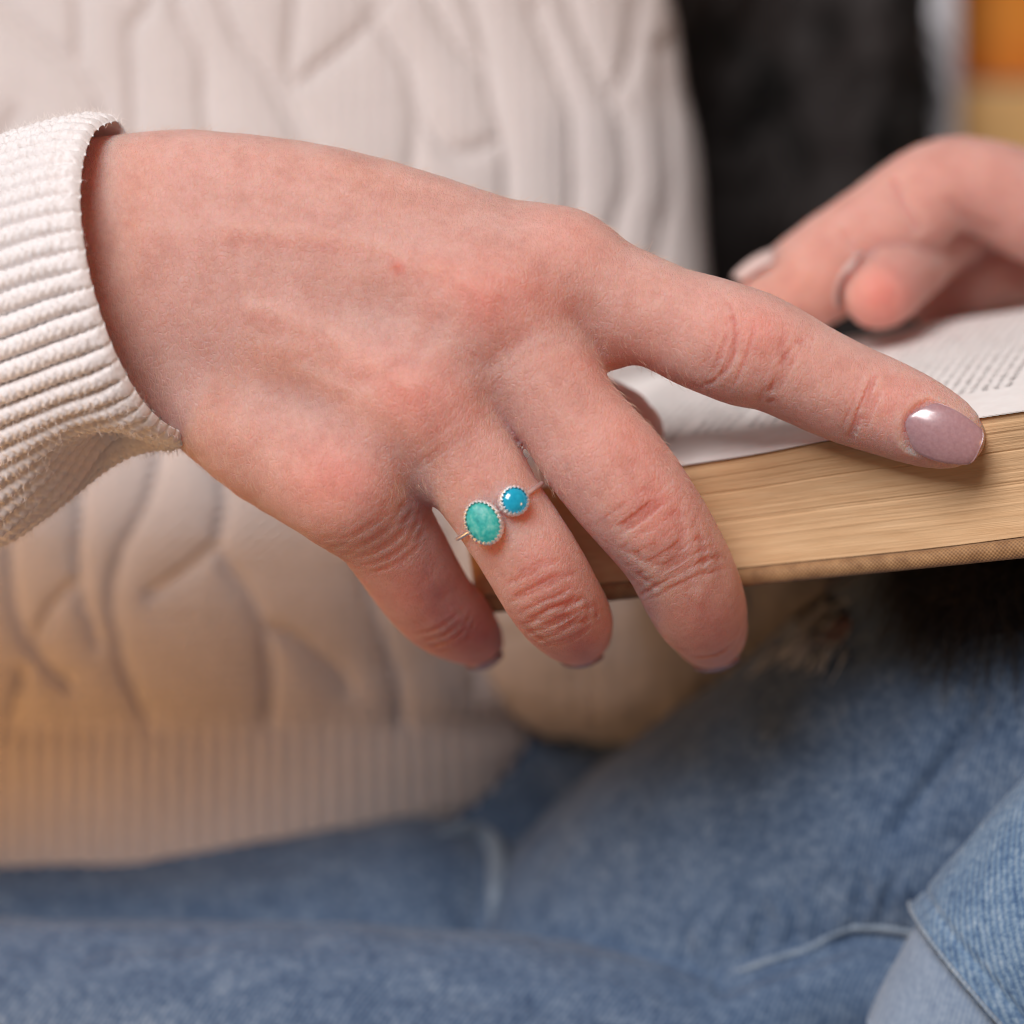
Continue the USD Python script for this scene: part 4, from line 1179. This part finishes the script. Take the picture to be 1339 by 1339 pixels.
# lines of print running in from the fore-edge: small illegible strokes
r2 = np.random.default_rng(3)
quads = []
for s0 in np.arange(150, LEN - 60, 16.5):
    b = 150 + r2.uniform(0, 6) + (r2.uniform(40, 200) if r2.random() < 0.12 else 0)
    while b < PD - 60:
        for _ in range(r2.integers(2, 8)):                       # one word
            kind = r2.random(); ww = r2.uniform(2.8, 4.6)
            for o in ((0, .9), (ww * 0.62, .9)) if kind < 0.6 else ((ww * 0.25, 1.0),):
                x0, x1 = s0 - (2.8 if r2.random() < .25 else 0.0), s0 + 5.6 + (2.8 if r2.random() < .25 else 0)
                quads.append((x0, x1, b + o[0], b + o[0] + o[1]))
            if kind < 0.75:
                xx = s0 + r2.choice([0.2, 2.4, 4.6]); quads.append((xx, xx + 1.0, b, b + ww * 0.7))
            b += ww + 1.3
        b += 5.5
q = np.array(quads)
c4 = [page_point(q[:, i], q[:, j], 2.0) for i, j in ((0, 2), (1, 2), (1, 3), (0, 3))]
qv = np.stack(c4, 1).reshape(-1, 3); k = np.arange(len(q)) * 4
qf = np.vstack([np.stack([k, k + 1, k + 2], 1), np.stack([k, k + 2, k + 3], 1)])
if np.cross(qv[1] - qv[0], qv[2] - qv[0]) @ bw < 0: qf = qf[:, ::-1]
part('print', (qv, qf), INK, page, False, label='lines of small black print', kind='stuff')

# ------------------------------------------------------------------ dark fur throw behind, fuzzy blanket under the book
FUR = mat('dark_fur', {'p': ('principled_bsdf', {'base_color': (0.022, 0.017, 0.016), 'roughness': 0.7, 'specular_ior_level': 0.3})}, [])
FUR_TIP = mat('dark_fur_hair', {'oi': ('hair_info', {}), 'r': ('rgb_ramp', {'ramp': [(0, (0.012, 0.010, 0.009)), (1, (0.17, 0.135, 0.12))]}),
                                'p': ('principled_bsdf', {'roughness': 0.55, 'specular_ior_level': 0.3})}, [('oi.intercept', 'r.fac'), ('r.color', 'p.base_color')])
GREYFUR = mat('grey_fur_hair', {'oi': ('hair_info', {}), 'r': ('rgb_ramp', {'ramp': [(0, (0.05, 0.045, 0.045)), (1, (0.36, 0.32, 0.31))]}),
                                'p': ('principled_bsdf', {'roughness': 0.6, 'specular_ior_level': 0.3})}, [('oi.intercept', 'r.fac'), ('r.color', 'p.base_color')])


def fur_on(v, f, nrm, count, length, spread, droop, seed, keep=None):
    r = np.random.default_rng(seed)
    tri = v[f]; area = np.linalg.norm(np.cross(tri[:, 1] - tri[:, 0], tri[:, 2] - tri[:, 0]), axis=1)
    if keep is not None: area = area * keep[f].all(1)
    pick = r.choice(len(f), count, p=area / area.sum())
    w = r.dirichlet([1, 1, 1], count)
    p = (tri[pick] * w[..., None]).sum(1); nn = nrm[f[pick, 0]]
    lay = np.stack([noise(p, 130, seed + 1, 2), noise(p, 130, seed + 2, 2), noise(p, 130, seed + 3, 2)], 1) * 3.2
    d = nn * 0.8 + lay + np.array(droop) + r.normal(0, spread, (count, 3)); d /= np.linalg.norm(d, axis=1, keepdims=True)
    L = length * r.uniform(0.5, 1.25, count)[:, None]
    d2 = d + np.array(droop) * 0.8 + r.normal(0, spread * 0.7, (count, 3)); d2 /= np.linalg.norm(d2, axis=1, keepdims=True)
    return np.stack([p - nn * 2, p + d * L * 0.4, p + d * L * 0.4 + d2 * L * 0.35, p + d * L * 0.4 + d2 * L * 0.65 + np.array(droop) * L * 0.12], 1)


gx, gy = np.meshgrid(np.linspace(640, 1216, 110), np.linspace(-260, 620, 110), indexing='ij')
gz = -2300 + 130 * np.abs(noise(np.stack([gx / 60 + gy / 150, gy / 75, 0 * gx], -1), 1.0, 102, 2)) + 150 * noise(np.stack([gx / 210, gy / 260, 0 * gx], -1), 1.0, 101, 3) - 260 * np.clip((gx - 1130) / 86, 0, 1) ** 2.2 + 60 * np.sin(gx / 60 + gy / 170)
base = np.stack([(gx - 669.5) * (DIST - gz) / DIST, -(gy - 669.5) * (DIST - gz) / DIST, gz], -1)
backv = base + np.array([0, 0, -160.0])
n_ = gx.size; f1 = grid_faces(*gx.shape); na_, nb_ = gx.shape
ringi = np.r_[np.arange(nb_), np.arange(1, na_) * nb_ + nb_ - 1, (na_ - 1) * nb_ + np.arange(nb_ - 2, -1, -1), np.arange(na_ - 2, 0, -1) * nb_]
rn = np.roll(ringi, -1)
tf = np.vstack([f1, f1[:, ::-1] + n_, np.stack([ringi, ringi + n_, rn], 1), np.stack([rn, ringi + n_, rn + n_], 1)])
tv = np.vstack([base.reshape(-1, 3), backv.reshape(-1, 3)])
if trimesh.Trimesh(tv, tf, process=False).volume < 0: tf = tf[:, ::-1]
throw = thing('fur_throw', 'dark brown furry throw hanging behind the sweater and the far hand', 'throw', Q(1050, 600, -2300))
part('backing', (tv, tf), FUR, throw)
tn = normals(tv, tf)
keep = np.r_[np.ones(n_, bool), np.zeros(n_, bool)]
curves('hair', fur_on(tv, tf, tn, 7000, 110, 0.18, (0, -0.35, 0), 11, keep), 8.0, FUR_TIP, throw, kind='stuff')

bl = [chain([(1215, 740, -470, 40), (1250, 765, -440, 56), (1290, 775, -410, 72), (1400, 775, -390, 80), (1700, 740, -350, 90)], 16)]
v_, f_ = surface(lambda x: tube_dist(x, bl[0], 200), [380, -260, -640], [1050, 60, -230], 11.0)
n__ = normals(v_, f_); v_ = v_ + n__ * (24 * noise(v_, 50, 111, 3))[:, None]; n__ = normals(v_, f_)
blanket = thing('fuzzy_blanket', 'dark grey fuzzy blanket edge bunched on the jeans beneath the book', 'blanket', Q(1300, 880, -420))
part('backing', (v_, f_), FUR, blanket)
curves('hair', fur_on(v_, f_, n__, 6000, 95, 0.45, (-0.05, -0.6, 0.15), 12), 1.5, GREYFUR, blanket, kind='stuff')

# ------------------------------------------------------------------ far right: white post, orange board, amber ledge
def slab(x0, x1, y0, y1, d0, d1, bevel=12, seed=0):
    """a box seen between the given edges, its front at depth d0, its back at d1, with softened edges"""
    p, q_ = Q(x0, y1, d0), Q(x1, y0, d0)
    a, b = np.array([p[0], p[1], d1]), np.array([q_[0], q_[1], d0])
    pts = []
    for sx in (0, 1):
        for sy in (0, 1):
            for sz in (0, 1):
                c = np.where([sx, sy, sz], b - bevel, a + bevel)
                ico = trimesh.creation.icosphere(1, bevel).vertices
                pts.append(c + ico)
    h = trimesh.convex.convex_hull(np.vstack(pts))
    return np.array(h.vertices), np.array(h.faces)


WHITE = plain('white_paint', (0.93, 0.93, 0.97), 0.5)
ORANGE = mat('orange_board', {
    'geo': ('geometry', {}), 'n': ('noise_texture', {'scale': 26.0, 'detail': 4.0, 'roughness': 0.6}),
    'r': ('rgb_ramp', {'ramp': [(0.3, (0.34, 0.07, 0.006)), (0.5, (0.84, 0.25, 0.015)), (0.7, (0.96, 0.40, 0.04))]}),
    'p': ('principled_bsdf', {'roughness': 0.5})}, [('geo.position', 'n.vector'), ('n.fac', 'r.fac'), ('r.color', 'p.base_color')])
AMBER = plain('amber_wood', (0.97, 0.58, 0.22), 0.5)
o = part('white_post', slab(1212, 1254, -500, 900, -3300, -3500, 14), WHITE, None, smooth=40)
tag(o, 'blurred white painted upright post at the right, beyond the far hand', 'post')
o = part('orange_board', slab(1232, 1640, -500, 104, -3560, -3620, 10), ORANGE, None, smooth=40)
tag(o, 'mottled deep orange board behind the white post in the top right corner', 'board')
o = part('amber_ledge', slab(1246, 1640, 112, 420, -3420, -3640, 14), AMBER, None, smooth=40)
tag(o, 'pale amber ledge below the orange board at the right edge', 'ledge')
